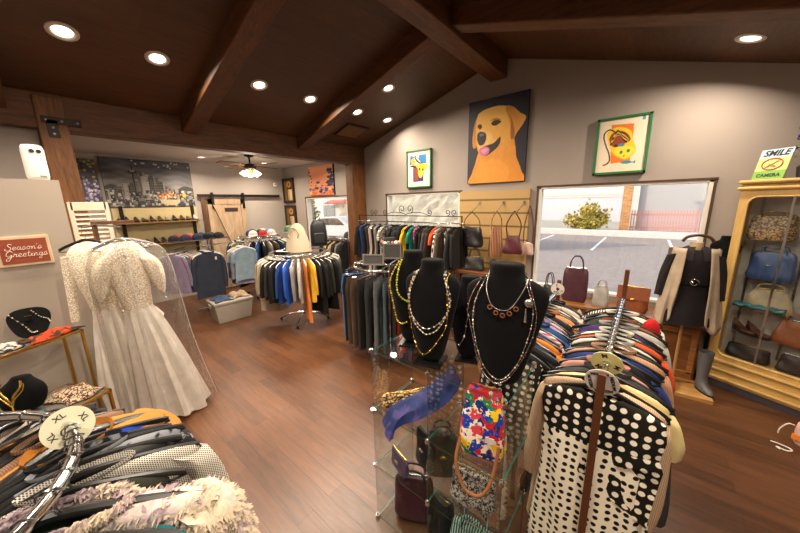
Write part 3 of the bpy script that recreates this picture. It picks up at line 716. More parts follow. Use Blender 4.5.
BAND = MB().loft([[(.163*math.cos(2*PI*k/20), .016*math.sin(2*PI*k/20), z) for k in range(20)] for z in (-.092, -.13)], True, False, False).mesh('waistband', F_PLAIN)
pts = W('''#3d2a24 brown
#171719 black
#15171b jet black
#3f6fae denim blue
#17181a coal black
#4c3f33 umber
#5a4a3a brown
#2b2a2a charcoal
#3b3b3c dark grey
#666a6c mid grey
#4a5a60 grey blue
#2a2c30 graphite
#c8492a orange red
#1d1d20 inky black
#25211f brown black
#6f6a60 stone grey
#1a1b1d black
#30343c slate
#b9b0a6 oatmeal
#202024 midnight
#8b3440 wine red
#c9c2ba pale grey
#1e1e1e soot black
#54524c olive grey''')
for i, (c,) in enumerate(pts):
    a = R(-160+i*10.5); h, n = split(c)
    t = empty('trousers', (PC[0]+.46*math.cos(a), PC[1]+.46*math.sin(a), 1.2), a, f'{n} trousers on a clear clip hanger, {NTH[i]} from the left around the trouser rack', 'trousers')
    mt = F_PLAIN; o = inst('legs', TR[i % 3], t, mt, srgb(h)); inst('waistband', BAND, t, mt, srgb(h))
    hh = inst('clip_hanger', CLIPH, t); inst('hook', HOOK, hh); inst('price_tag', TAGM, t, WHITEP, loc=(.13, 0, -.17))
# signboards and trimmings on top of the trouser rack
SLATE = plain('slate board', '#33312f', .7, var=.2); FRB = plain('grey wooden frame', '#5f5952', .6)
def board(loc, rz, w, h, label, tilt=-.25):
    t = empty('chalkboard_sign', loc, rz, label, 'sign'); M = Matrix.Rotation(tilt, 4, 'X')
    MB().box((0, 0, h/2), (w, .012, h)).tf(M).build('slate', SLATE, t, smooth=False)
    m = MB()
    for c, d in (((0, 0, .008), (w+.03, .022, .02)), ((0, 0, h), (w+.03, .022, .02)), ((-w/2, 0, h/2), (.02, .022, h)), ((w/2, 0, h/2), (.02, .022, h))): m.box(c, d)
    m.tf(M).build('frame', FRB, t, bev=.002, smooth=False); return t
board((-2.62, 2.66, 1.24), R(30), .26, .13, 'wide dark chalkboard sign lying back on top of the trouser rack')
board((-2.68, 3.1, 1.25), R(30), .24, .2, 'squarer dark chalkboard sign standing behind the wide one, trouser rack', -.1)
t = empty('trimmed_hat', (-2.84, 3.25, 1.42), .3, 'black hat with pink and white flowers above the dark chalkboards', 'hat')
MB().lathe([(.16, 0), (.165, .008), (.1, .012), (.095, .07), (.07, .1), (.002, .105)], 22).build('crown', F_PLAIN, t).color = (*srgb('#1b1a1a'), 1)
m = MB(); q = random.Random(4)
for k in range(14): a = 2*PI*k/14; m.ball((.12*math.cos(a), .12*math.sin(a), .03+q.uniform(-.01, .015)), q.uniform(.02, .032), 8, 5, mi=k % 3)
m.build('flowers', [plain('pink petals', '#c8586c', .7), plain('white petals', '#e2d8cc', .7), plain('green petals', '#55683f', .7)], t)
MB().tube([(0, 0, -.2), (0, 0, .02)], .012, 8).build('stand', CHROME, t)

# ---- rail with scrolls along the gable wall
t = empty('scroll_top_rail', (0, 0, 0), 0, 'dark iron clothes rail with scrolled top in front of the middle window', 'clothes rack')
for x in (-4.55, -2.24):
    MB().tube([(x, 4.28, 0), (x, 4.28, 1.78)], .011, 8).build('post', DARKM, t)
    MB().bar((x, 4.06, .02), (x, 4.5, .02), .03, .03).build('foot', DARKM, t, smooth=False)
MB().tube([(-4.6, 4.28, 1.67), (-2.2, 4.28, 1.67)], .011, 10).build('rail', CHROME, t)
MB().tube([(-4.56, 4.28, 1.78), (-2.23, 4.28, 1.78)], .008, 8).build('top_bar', DARKM, t)
def spiral(cx, cz, r, a0, turns, sgn=1, n=26):
    return [(cx+r*(1-.75*i/n)*math.cos(a0+sgn*2*PI*turns*i/n), 4.28, cz+r*(1-.75*i/n)*math.sin(a0+sgn*2*PI*turns*i/n)) for i in range(n+1)]
for x0 in (-3.35,):
    m = MB()
    for s in (-1, 1):
        m.tube(catmull([(x0+s*.0, 4.28, 1.80), (x0+s*.1, 4.28, 1.83), (x0+s*.3, 4.28, 1.84), (x0+s*.5, 4.28, 1.79)], 5), .006, 6)
        m.tube(spiral(x0+s*.09, 1.90, .075, -PI/2, 1.3, s), .006, 6); m.tube(spiral(x0+s*.5, 1.84, .05, -PI/2, 1.2, s), .006, 6)
    m.build('scroll', DARKM, t)
m = MB()
for x in (-4.2, -2.5): m.tube(spiral(x, 1.84, .05, -PI/2, 1.2, 1), .006, 6); m.tube(spiral(x+.12, 1.84, .05, -PI/2, 1.2, -1), .006, 6)
m.build('scroll', DARKM, t)
gab = W('''#1a1a1c black|p|jacket
#27437c deep blue|p|dress
#1d1d20 ink black|p|dress
#3b3a3c dark grey|p|dress
#c3a79b blush beige|p|dress
#202022 black|b|dress
#a39a92 warm grey|k|dress
#151516 jet black|p|dress
#8d857c mushroom grey|d|blouse
#19191b coal black|a|dress
#6b665f stone|b|jacket
#1c1c1f black|p|coat
#2a2622 brown black|p|jacket
#242428 slate black|p|blouse
#121214 pitch black|p|jacket
#d4a81e golden yellow|p|blouse
#1c1a2b midnight blue|p|dress
#1b7d63 emerald green|p|blouse
#cf1f8c magenta|d|dress
#161517 soft black|p|jacket
#1f1e1e black|k|jacket
#454140 iron grey|p|jacket
#332722 dark brown|p|coat
#d2562a burnt orange|p|blouse
#1b1b1b black|v|coat
#4a3a2e walnut brown|p|jacket
#d6d0c8 black and white|b|dress
#2b2b2d graphite|p|jacket
#2b2927 soot grey|k|jacket''')
for i, (c, p, kd) in enumerate(gab):
    h, n = split(c); mt, pn = PAT[p]
    garment(kd, h, mt, (-4.46+i*.077, 4.28, 1.67), PI/2, f'{n} {pn}{kd}, {NTH[i]} from the left on the scroll-topped rail', seed=i+1, hanger='clear' if i % 2 else 'black', scale=1.0)
# ------------------------------------------------------------------ glass case with its busts, necklaces and bags
EDGE = plain('green glass edge', '#2f5a4e', .15, var=.1); GL = glass('display glass', (.96,.985,.975), .02)
def pane(name, c, d, parent):
    m = MB(); m.box(c, d); thin = min(range(3), key=lambda i: d[i])
    for i, ax in enumerate((2, 2, 1, 1, 0, 0)): pass
    axes = [0, 0, 1, 1, 2, 2]
    # faces of box(): x-,x+,y-,y+,z-,z+
    for i, a in enumerate(axes): m.mi[i] = 0 if a == thin else 1
    return m.build(name, [GL, EDGE], parent, smooth=False)
CX0, CX1, CY0, CY1 = -1.14, -.36, 1.11, 1.50; CM = (CX0+CX1)/2
t = empty('glass_display_case', (0, 0, 0), 0, 'open glass cube display case holding handbags in the foreground', 'display case')
for z in (.015, .40, .79, 1.18): pane('shelf', (CM, (CY0+CY1)/2, z), (CX1-CX0, CY1-CY0, .004), t)
for x in (CX0, CM, CX1):
    for z in (.2075, .595, .985): pane('side_panel', (x, (CY0+CY1)/2, z), (.003, CY1-CY0-.004, .376), t)
for x in (CX0, CM, CX1):
    for y in (CY0, CY1):
        for z in (.015, .40, .79, 1.18):
            MB().lathe([(.001, -.01), (.013, -.01), (.013, .01), (.001, .01)], 14).ball((0, 0, .012), .006, 8, 5).build('connector', CHROME, t, loc=(x, y, z))
BR_ = [(.012, .045, .03), (.03, .066, .036), (.10, .086, .044), (.22, .112, .052), (.34, .138, .055), (.41, .15, .052), (.45, .148, .048), (.475, .12, .046), (.492, .085, .046), (.505, .066, .046), (.525, .06, .048), (.555, .06, .05), (.562, .055, .045)]
def interp(z, k, prof=BR_):
    for a, b in zip(prof, prof[1:]):
        if a[0] <= z <= b[0]: return a[k]+(b[k]-a[k])*(z-a[0])/(b[0]-a[0])
    return prof[-1][k] if z > prof[-1][0] else prof[0][k]
def bust(loc, rz, s, label, base=True, wide=1.0):
    t = empty('necklace_bust', loc, rz, label, 'jewellery bust'); t.scale = (s*wide, s, s)
    rr = [[(w*math.copysign(abs(math.cos(2*PI*k/32))**.9, math.cos(2*PI*k/32)), d*math.sin(2*PI*k/32)+.05*z, z) for k in range(32)] for z, w, d in BR_]
    MB().loft(rr).build('torso', VELVET, t, sub=1)
    if base: MB().box((0, 0, .006), (.15, .15, .012)).build('base_plate', plain('black acrylic', '#0c0c0d', .25), t, bev=.003, smooth=False)
    return t
BEADS = {}
def necklace(b, ctrl, label, beads, r=.0016, spacing=.012, chain=None, pend=None, cat='necklace', n=10, off=.006):
    """ctrl: (x, z) down the front of the bust; lies on its surface"""
    s = b.scale; pts = []
    for p in catmull([(x*1.12, 0, z+(.035 if z > .44 else .02 if z > .4 else 0)) for x, z in ctrl], n):
        w, d = interp(p.z, 1), interp(p.z, 2); f = min(1, abs(p.x)/w); y = -d*math.sqrt(max(0, 1-f*f))+.05*p.z-off
        x = p.x if abs(p.x) <= w else math.copysign(w+off, p.x)
        pts.append(Vector((x*s[0], y*s[1], p.z*s[2])))
    t = empty('necklace', b.location, b.rotation_euler[2], label, cat)
    MB().tube(pts, r, 6).build('chain', chain or SILVCH, t)
    L = [0]
    for a, c in zip(pts, pts[1:]): L.append(L[-1]+(c-a).length)
    groups = {}; k = 0; d = spacing*.5
    while d < L[-1]:
        i = max(j for j in range(len(L)) if L[j] <= d); i = min(i, len(pts)-2)
        q = pts[i].lerp(pts[i+1], (d-L[i])/max(L[i+1]-L[i], 1e-6)); mt, rad = beads[k % len(beads)]
        if rad:
            key = (mt.name, rad)
            if key not in BEADS: BEADS[key] = MB().ball((0, 0, 0), rad, 8, 5).mesh('bead', mt)
            inst('bead', BEADS[key], t, loc=q+Vector((0, -rad*.4, 0)))
        k += 1; d += spacing
    if pend:
        for (x, z, rad, mt, kd) in pend:
            w, dd = interp(z, 1), interp(z, 2); y = (-dd*math.sqrt(max(0, 1-min(1, abs(x)/w)**2))+.05*z-off-.004)
            c = (x*s[0], y*s[1], z*s[2])
            if kd == 'ring': MB().tube([(c[0]+rad*math.cos(2*PI*i/16), c[1], c[2]+rad*math.sin(2*PI*i/16)) for i in range(16)], rad*.28, 6, closed=True).build('pendant', mt, t)
            elif kd == 'bar': MB().tube([(c[0], c[1], c[2]+rad), (c[0], c[1], c[2]-rad)], [.003, .006], 8).build('tassel', mt, t)
            else: MB().ball(c, rad, 10, 6, (1, .5, 1)).build('pendant', mt, t)
    return t
YB = plain('yellow green bead', '#b9b43a', .25); PEARL = plain('pearl bead', '#b8ab98', .2, coat=.5); AMB = plain('amber bead', '#c87232', .25); GUN = plain('dark metal bead', '#57534f', .25, .8); COPPER = plain('copper disc', '#c98c6a', .3, .9); REDB = plain('garnet bead', '#6d2a2c', .2)
zt = 1.183
b3 = bust((-1.0, 1.33, zt), R(22), .99, 'black velvet bust wearing yellow green beads at the left of the case')
necklace(b3, [(-.056, .475), (-.075, .40), (-.07, .32), (-.03, .28), (.0, .285), (.05, .36), (.056, .475)], 'short yellow green bead necklace on the leftmost bust', [(YB, .007), (YB, .0055)], spacing=.015)
necklace(b3, [(-.07, .462), (-.12, .38), (-.125, .25), (-.10, .16), (-.06, .13), (-.02, .15)], 'long yellow green bead strand on the leftmost bust', [(YB, .0065), (AMB, .005), (YB, .005)], spacing=.015)
b1 = bust((-.80, 1.215, zt), R(14), .97, 'black velvet bust with silver bib and gold circles, second from left on the case')
necklace(b1, [(-.07, .46), (-.105, .37), (-.09, .27), (-.04, .215), (.0, .205), (.06, .25), (.10, .36), (.07, .46)], 'silver and pearl cluster bib necklace on the second bust', [(PEARL, .0048), (SILVCH, .004), (GUN, .004)], spacing=.011)
necklace(b1, [(-.06, .468), (-.10, .36), (-.08, .24), (-.03, .185), (.0, .175), (.05, .215), (.095, .34), (.062, .468)], 'lower pearl strand under the bib on the second bust', [(PEARL, .0045), (SILVCH, .0035)], spacing=.010)
necklace(b1, [(-.08, .455), (-.11, .30), (-.095, .15), (-.05, .065), (-.01, .06), (.045, .14), (.085, .25), (.08, .455)], 'long gold circle chain on the second bust', [(GOLDCH, .006), (GOLDCH, 0), (GOLDCH, .0035)], spacing=.018, chain=GOLDCH)
b4 = bust((-.66, 1.36, zt), R(18), .80, 'smaller black bust with silver chain, behind the largest bust')
necklace(b4, [(-.07, .46), (-.11, .33), (-.10, .18), (-.06, .1), (-.02, .16), (.0, .3), (.03, .42)], 'thin silver station chain on the smaller bust', [(SILVCH, .008), (GUN, .004), (SILVCH, 0)], spacing=.02)
b2 = bust((-.435, 1.235, zt), R(10), 1.0, 'largest black velvet bust with layered necklaces at the right of the case', base=False, wide=1.16)
necklace(b2, [(-.052, .49), (-.055, .43), (-.035, .385), (.0, .368), (.03, .39), (.065, .45), (.058, .49)], 'short silver necklace with copper discs on the largest bust', [(SILVCH, .003)], spacing=.008,
         pend=[(x, z, .0088, COPPER, 'ring') for x, z in ((-.045, .375), (-.022, .355), (.002, .348), (.025, .36), (.046, .382))])
necklace(b2, [(-.075, .462), (-.115, .38), (-.12, .25), (-.085, .1), (-.03, .03), (.0, .028), (.04, .08), (.085, .22), (.10, .36), (.07, .462)], 'long dark bead strand on the largest bust', [(GUN, .005), (SILVCH, .0035), (GUN, .004), (SILVCH, .0025), (REDB, .0045)], spacing=.014)
necklace(b2, [(-.06, .468), (-.095, .37), (-.095, .24), (-.06, .1), (.0, .045), (.05, .12), (.08, .25), (.09, .38), (.06, .468)], 'long silver strand with red beads on the largest bust', [(SILVCH, .0045), (GUN, .004), (SILVCH, .003), (PEARL, .004)], spacing=.016,
         pend=[(.085, .41, .018, SILVCH, 'disc'), (.078, .36, .03, SILVCH, 'bar')])

def bag(name, loc, rz, w, d, h, col, mat, label, handle=None, hh=.12, taper=.8, hmat=None, lay=None, clasp=None, flap=False, cat='handbag', strap_y=None, hcol=None, seed=0, pocket=False):
    q = random.Random(seed+11); t = empty(name, loc, rz, label, cat); rings = []; n = 32
    for k in range(10):
        f = k/9; e = .9 if 0 < k < 9 else .78
        ww = w/2*(1-(1-taper)*f)*e*(1+.03*math.sin(6*f+seed)); dd = d/2*(1.0-.55*f**1.5)*e
        r = []
        for j in range(n):
            a = 2*PI*j/n; ca, sa = math.cos(a), math.sin(a)
            x = ww*math.copysign(abs(ca)**.45, ca); y = dd*math.copysign(abs(sa)**.6, sa)
            y += .012*d/.12*math.sin(5*x/w*2+4*f+seed)*math.sin(PI*f); r.append((x, y, h*f-.012*math.sin(PI*(x/w+.5))*f*(1 if handle != 'none' else 1)))
        rings.append(r)
    c = srgb(col); o = MB().loft(rings).build('body', mat, t); o.color = (*c, 1)
    hm = hmat or mat; hc = srgb(hcol) if hcol else c
    if handle == 'double':
        for s in (-1, 1):
            pts = catmull([(-w*.22, s*d*.2, h*.9), (-w*.2, s*d*.22, h+hh*.5), (-w*.1, s*d*.2, h+hh*.95), (0, s*d*.2, h+hh), (w*.1, s*d*.2, h+hh*.95), (w*.2, s*d*.22, h+hh*.5), (w*.22, s*d*.2, h*.9)], 4)
            MB().tube(pts, .0065, 8).build('handle', hm, t).color = (*hc, 1)
    elif handle == 'strap':
        pts = catmull([(-w*.42*taper, 0, h*.9), (-w*.3, -.01, h+hh*.5), (-.012, 0, h+hh), (.012, 0, h+hh), (w*.3, .01, h+hh*.5), (w*.42*taper, 0, h*.9)], 5)
        MB().tube(pts, .009, 8, flat=.4).build('strap', hm, t).color = (*hc, 1)
    elif handle == 'droop':
        pts = catmull([(-w*.36, -d*.45, h*.25), (-w*.38, -d*.75, -.0), (-w*.2, -d*.95, -hh*.85), (w*.02, -d, -hh), (w*.2, -d*.95, -hh*.7), (w*.3, -d*.7, 0), (w*.34, -d*.45, h*.3)], 5)
        MB().tube(pts, .008, 8).build('strap', hm, t).color = (*hc, 1)
    if flap:
        fr = [[(x*w*.47, -d*.5*(.55+.5*min(1, (1-z)*1.4)) - .006, h*z+.004) for x in [i/8-1 for i in range(17)]] for z in (1.0, .85, .7, .55, .5)]
        MB().loft(fr, False, False, False).build('flap', mat, t).color = (*[x*.9 for x in c], 1)
    if pocket: MB().box((0, -d*.44, h*.3), (w*.6, .018, h*.35)).build('front_pocket', mat, t, bev=.006).color = (*c, 1)
    if clasp: MB().ball((0, -d*.5, h*.52), .016, 10, 6, (1.3, .4, .8)).build('clasp', clasp, t)
    z = MB(); z.tube([(-w*.38*taper, -.0, h+.0), (0, 0, h-.006), (w*.38*taper, 0, h)], .004, 6); z.build('zip', GOLDCH if seed % 2 else SILVCH, t)
    if lay: t.rotation_euler = (lay[0], lay[1], rz)
    return t
S1, S2, S0 = .794, .404, .019
bag('clutch', (-1.04, 1.29, S1), R(52), .33, .11, .07, '#2a231d', F_LEO, 'leopard print clutch on the top shelf of the glass case', taper=.95, seed=1, cat='clutch')
bag('clutch', (-.945, 1.335, S1), R(52), .28, .08, .055, '#6f7076', F_SATIN, 'pewter grey satin clutch beside the leopard one in the glass case', taper=.95, seed=2, cat='clutch')
bag('clutch', (-1.0, 1.18, S2), R(-18), .19, .05, .12, '#453a55', F_LEATHER, 'dusky purple wallet clutch standing at the left on the middle shelf', taper=.98, clasp=SILVCH, seed=3, cat='clutch')
bag('handbag', (-.89, 1.31, S2), R(-16), .2, .09, .24, '#111013', F_LEATHER, 'black boxy handbag with a silver oval clasp, middle shelf', clasp=SILVCH, seed=4, taper=.95)
t = empty('scarf', (-.86, 1.25, S1+.003), 0, 'blue and violet scarf spilling over the top shelf of the case', 'scarf')
rr = []
for i, p in enumerate(catmull([(.085, .16, .20), (.07, .12, .16), (.02, .03, .10), (-.05, -.06, .06), (-.10, -.11, .045), (-.125, -.15, .02), (-.135, -.175, -.035)], 4)):
    f = i/24; wd = .088+.012*math.sin(7*f); rr.append([(p.x+(wd*math.cos(a)+.012*math.sin(5*a+6*f))*.75, p.y+(wd*math.cos(a))*-.5+.018*math.sin(a), p.z+(.055*(1-.55*f))*math.sin(a)+.008*math.sin(4*a+9*f)) for a in [2*PI*k/26 for k in range(26)]])
o = MB().loft(rr).build('cloth', fabric('blue mottled silk', 'blotch', srgb('#3f3568'), .75, .5), t); o.color = (*srgb('#1c2858'), 1)
t = bag('floral_bucket_bag', (-.505, 1.235, S1+.006), R(12), .255, .17, .34, '#c2202a', F_FLORAL, 'bright floral bucket bag with tan leather strap in the case', handle='droop', hh=.11, taper=.74, hmat=F_LEATHER, hcol='#8f5a34', seed=6)
MB().box((.045, -.078, .12), (.04, .004, .03)).build('price_tag', WHITEP, t, smooth=False)
bag('handbag', (-.79, 1.33, S2), R(35), .22, .12, .28, '#4a4334', F_LEATHER, 'olive brown slouchy handbag in the middle of the case', handle='double', hh=.05, clasp=GOLDCH, seed=8)
bag('handbag', (-.56, 1.27, S2), R(10), .28, .13, .2, '#1b1a1a', fabric('sequined cloth', 'leopard', srgb('#a7a29b'), .35, 1.2), 'black sequined handbag on the middle shelf at the right', seed=9, taper=.9)
bag('handbag', (-.96, 1.27, S0), R(28), .3, .14, .3, '#43202a', F_LEATHER, 'maroon leather tote at the bottom left of the glass case', handle='double', hh=.05, seed=10, taper=.86)
bag('handbag', (-.54, 1.25, S0), R(5), .3, .14, .26, '#1c3f40', fabric('teal striped cloth', 'vstripe', srgb('#9db8ae')), 'teal and black striped bag at the bottom right of the case', handle='double', hh=.07, seed=12, taper=.9)
bag('handbag', (-.76, 1.29, S0), R(-8), .16, .15, .24, '#17171a', F_LEATHER, 'plain black bag between maroon tote and striped bag', seed=13, taper=.85)

# ------------------------------------------------------------------ bench, bags and slat panel along the gable wall
OAK = wood('honey oak', '#5a3216', '#a8703a', 'x', 1.0, .4); OAKD = wood('dark honey oak', '#472611', '#8a5528', 'x', 1.0, .45)
t = empty('window_bench', (-.36, 4.46, 0), 0, 'long honey wood panelled bench under the large window', 'bench')
MB().box((0, 0, .665), (1.96, .46, .035)).build('top', OAK, t, bev=.006, smooth=False)
MB().box((0, .02, .34), (1.9, .38, .62)).build('carcass', OAKD, t, smooth=False)
for k in range(4):
    m = MB(); x = -.705+k*.47
    for c, d in (((x, -.185, .6), (.45, .025, .07)), ((x, -.185, .09), (.45, .025, .09)), ((x-.2, -.185, .34), (.05, .025, .46)), ((x+.2, -.185, .34), (.05, .025, .46))): m.box(c, d)
    m.build('door_panel', OAK, t, bev=.005, smooth=False)
bz = .685
bag('handbag', (-.94, 4.4, bz), R(-8), .2, .13, .18, '#1d1b1c', F_LEATHER, 'black handbag with thin loop handles leftmost on the window bench', handle='double', hh=.16, seed=2)
t = bag('handbag', (-.64, 4.42, bz), R(4), .34, .15, .45, '#4a2630', F_LEATHER, 'large burgundy structured tote on the window bench', handle='double', hh=.15, taper=.9, hcol='#2c1820', seed=4)
bag('handbag', (-.34, 4.40, bz), R(-5), .2, .12, .26, '#a39d98', F_SATIN, 'silver grey soft bag right of the burgundy tote', handle='double', hh=.07, seed=6)
bag('handbag', (-.02, 4.40, bz), R(-6), .33, .14, .3, '#8a4a2a', F_LEATHER, 'chestnut brown leather satchel on the right of the window bench', flap=True, clasp=GOLDCH, seed=7, taper=.95)
t = empty('shoe_step', (-.62, 4.13, 0), 0, 'low wooden step for shoes in front of the window bench', 'shelf')
MB().box((0, 0, .54), (.75, .19, .025)).build('board', OAK, t, bev=.004, smooth=False)
for x in (-.34, .34): MB().box((x, 0, .264), (.03, .17, .528)).build('side_support', OAKD, t, smooth=False)
def shoe_mesh(name, heel=.0, L=.24, tall=.075):
    rings = []; K = 14
    for k in range(K+1):
        f = k/K; y = -L/2+L*f; w = .043*(math.sin(PI*min(1, .12+f*.95))**.5)*(1-.15*f)+.004; lift = heel*max(0, (f-.45)/.55)**1.3
        h = .03+(tall-.03)*max(0, min(1, (f-.3)/.5))
        rings.append([(w*math.cos(2*PI*j/16), y, lift+.012+h/2+h/2*math.sin(2*PI*j/16)) for j in range(16)])
    up = MB().loft(rings); sole = MB().loft([[(w_*1.05, y, lift) for w_, z in ((0, 0),)] for y, lift in ()] or rings[:1], True, False, False) if False else None
    m2 = MB(); pr = []
    for k in range(K+1):
        f = k/K; y = -L/2-.004+(L+.008)*f; w = .046*(math.sin(PI*min(1, .12+f*.95))**.5)*(1-.15*f)+.004; lift = heel*max(0, (f-.45)/.55)**1.3
        pr.append([(-w, y, lift), (w, y, lift), (w, y, lift+.014), (-w, y, lift+.014)])
    m2.loft(pr)
    if heel > .03: m2.lathe([(.012, 0), (.02, heel*.9)], 10, (0, L*.42, 0))
    return up.mesh(name+'_upper', F_PLAIN), m2.mesh(name+'_sole', F_PLAIN)
SH = [shoe_mesh('flat_shoe'), shoe_mesh('heeled_shoe', .07, .22, .05), shoe_mesh('trainer', 0, .26, .1)]
def shoe(loc, rz, k, col, sole, label, mat=None, group=None, s=1):
    t = empty(('flat_shoe', 'heeled_shoe', 'trainer')[k], loc, rz, label, 'shoe', group); t.scale = (s, s, s)
    inst('upper', SH[k][0], t, mat or F_SATIN, srgb(col)); inst('sole', SH[k][1], t, F_PLAIN, srgb(sole)); return t
for i, (x, l) in enumerate(((-.86, 'silver flat shoe leftmost on the low step by the bench'), (-.76, 'silver flat shoe second from left on the low step'), (-.52, 'pale grey flat shoe third along the low step'), (-.42, 'pale grey flat shoe rightmost on the low step'))):
    shoe((x, 4.13, .553), R(8), 0, '#b9b3ad' if i < 2 else '#9c968f', '#4a3a30', l)
SLATM, nt, bb = newmat('tan slat board'); bb.inputs['Roughness'].default_value = .5
wv = node(nt, 'ShaderNodeTexWave', Scale=1.55); wv.bands_direction = 'Z'; nt.links.new(coords(nt), wv.inputs[0])
nt.links.new(ramp(nt, wv.outputs['Fac'], [(.03, srgb('#73572f')), (.07, srgb('#b4935e'))]), bb.inputs['Base Color'])
t = empty('slat_panel', (-1.92, 4.672, 0), 0, 'tan slatted wall panel with hooks between the two front windows', 'wall panel')
MB().box((0, 0, 1.42), (1.12, .05, 1.5)).build('board', SLATM, t, smooth=False)
for x, l in ((-.2, ''), (.19, ''), (.5, '')):
    h = MB(); h.tube([(x, -.02, 1.98), (x-.02, -.09, 1.92), (x-.05, -.24, 1.83), (x-.055, -.26, 1.85)], .008, 8); h.box((x, -.03, 1.98), (.035, .012, .05)); h.build('hook', CHROME, t)
hk = lambda x: (x-1.92-.05, 4.672-.22)
bag('hanging_handbag', (hk(-.2)[0]+.05, 4.38, 1.31), R(-24), .5, .18, .31, '#1b1819', F_LEATHER, 'black quilted leather bag hanging from the left hook of the slat panel', handle='strap', hh=.22, seed=3, taper=.92, clasp=SILVCH)
bag('hanging_handbag', (hk(.19)[0]+.02, 4.47, 1.17), R(35), .24, .13, .46, '#6f3a2c', fabric('tan striped leather', 'vstripe', srgb('#b98a5e'), .5, .6), 'tan and maroon striped bag hanging from the middle hook', handle='strap', hh=.21, seed=5, taper=.75)
bag('hanging_handbag', (hk(.5)[0]-.02, 4.44, 1.24), R(12), .32, .13, .27, '#541c26', F_LEATHER, 'burgundy shoulder bag hanging from the right hook', handle='strap', hh=.33, seed=7, taper=.6)
bag('hanging_handbag', (hk(.5)[0]+.15, 4.58, 1.22), R(-10), .2, .1, .18, '#c9a596', F_LEATHER, 'small dusty pink bag half hidden behind the burgundy shoulder bag', handle='strap', hh=.5, seed=8, taper=.8, hcol='#5b3a2c')
bag('handbag', (-2.02, 4.3, .95), R(10), .36, .15, .22, '#2b2724', F_LEATHER, 'dark slouchy bag on the small stand below the slat panel hooks', handle='double', hh=.12, seed=9)
t = empty('bag_stand', (-1.92, 4.38, 0), 0, 'dark wooden bag stand below the slat panel', 'stand')
MB().box((0, 0, .925), (.9, .4, .05)).build('top', OAKD, t, bev=.005, smooth=False)
for x in (-.42, .42):
    for y in (-.17, .17): MB().box((x, y, .45), (.04, .04, .9)).build('leg', OAKD, t, smooth=False)
bag('handbag', (-1.68, 4.3, .95), R(-25), .26, .12, .2, '#22262b', F_LEATHER, 'dark blue grey bag right of the slouchy one on the bag stand', seed=10)

# ------------------------------------------------------------------ dress form beside the cabinet
t = empty('dress_form', (.41, 4.12, 0), R(8), 'dress form on a wooden pole by the large window', 'dress form')
MB().lathe([(.05, 1.5), (.085, 1.47), (.15, 1.43), (.165, 1.36), (.165, 1.25), (.125, 1.05), (.165, .85), (.13, .8)], 28, sy=.65).build('torso', VELVET, t)
MB().lathe([(.052, 1.49), (.05, 1.57), (.02, 1.575)], 20, sy=.9).build('neck', plain('cream linen', '#c8ad84', .8), t)
MB().tube([(0, 0, .07), (0, 0, .85)], .014, 10).build('pole', wood('pale pole wood', '#8a6238', '#c2935a', 'z'), t)
m = MB()
for k in range(3): a = 2*PI*k/3+.4; m.tube([(0, 0, .1), (.2*math.cos(a), .2*math.sin(a), .055)], .014, 8)
m.build('foot', wood('pale pole wood', '', ''), t)
MB().tube(catmull([(-.115, -.02, 1.575), (-.08, -.02, 1.62), (0, -.02, 1.64), (.08, -.02, 1.62), (.115, -.02, 1.575)], 5), .014, 10).build('wooden_yoke', wood('dark hanger wood', '#2a150c', '#5a321c', 'x'), t)
d = empty('dark_dress', (.41, 4.12, 0), R(8), 'knee length black dress worn by the dress form', 'dress')
MB().loft(ring_rows([(1.50, .10, .075, 0), (1.46, .16, .10, 0), (1.36, .18, .118, .003), (1.2, .165, .11, .005), (1.08, .15, .1, .005), (.95, .19, .125, .008), (.82, .205, .135, .014), (.74, .21, .14, .018)]), True, False, False).build('body', F_PLAIN, d).color = (*srgb('#1f1a1c'), 1)
MB().tube([(-.165+.33*k/24-.0, -.108*math.sqrt(max(0, 1-((-.165+.33*k/24)/.168)**2)), 1.16) for k in range(25)], .012, 6, flat=.4).build('belt', F_PLAIN, d).color = (*srgb('#100e0f'), 1)
m = MB(); m.tube([(.035*math.cos(2*PI*k/20)*(1-.02*k), -.128, 1.19+.03*math.sin(2*PI*k/20)) for k in range(20)], .006, 6); m.ball((-.012, -.128, 1.19), .014, 10, 6); m.build('buckle', SILVCH, d)
c = empty('drape_cardigan', (.41, 4.12, 0), R(8), 'beige grey waterfall cardigan open over the black dress', 'cardigan')
for s in (-1, 1):
    rows = []
    for i in range(18):
        f = i/17; z = 1.515-f*(.72 if s > 0 else .70); row = []
        for j in range(13):
            g = j/12; x0 = .085+.045*f; x1 = .165+(.105+.02*s)*f; x = x0+(x1-x0)*g
            y = -.095-.045*math.sin(PI*min(1, f*1.2))*(1-g)-.02*math.sin(g*11+f*1.5)*f+.10*g*g*(1-.3*f); row.append((s*x, y, z-.13*math.sin(g*PI*.8+.2)*f*(.4+.6*f)))
        rows.append(row)
    if s < 0: rows = [r[::-1] for r in rows]
    o = MB().loft(rows, False, False, False).build('front_drape', F_PLAIN, c); o.color = (*srgb('#b5a28c'), 1); mo = o.modifiers.new('thick', 'SOLIDIFY'); mo.thickness = .006
    rr = []
    for i in range(11):
        f = i/10; x = s*(.165+.075*f+.01*math.sin(4*f)); z = 1.45-.44*f; r_ = .05-.014*f
        rr.append([(x+r_*math.cos(2*PI*j/16), -.015+r_*.9*math.sin(2*PI*j/16)+.004*math.sin(6*2*PI*j/16+5*f), z+.02*s*-math.cos(2*PI*j/16)*(1-f)) for j in range(16)])
    MB().loft(rr, True, True, False).build('sleeve', F_PLAIN, c).color = (*srgb('#2a2426'), 1)
rows = [[(.2*math.cos(a)*(1+.1*f), .115*math.sin(a)*(1+.2*f)+.02, 1.5-.75*f+.012*math.sin(5*a)*f) for a in [R(10+160*k/14) for k in range(15)]] for f in [i/8 for i in range(9)]]
MB().loft(rows, False, False, False).build('back', F_PLAIN, c).color = (*srgb('#a8967f'), 1)
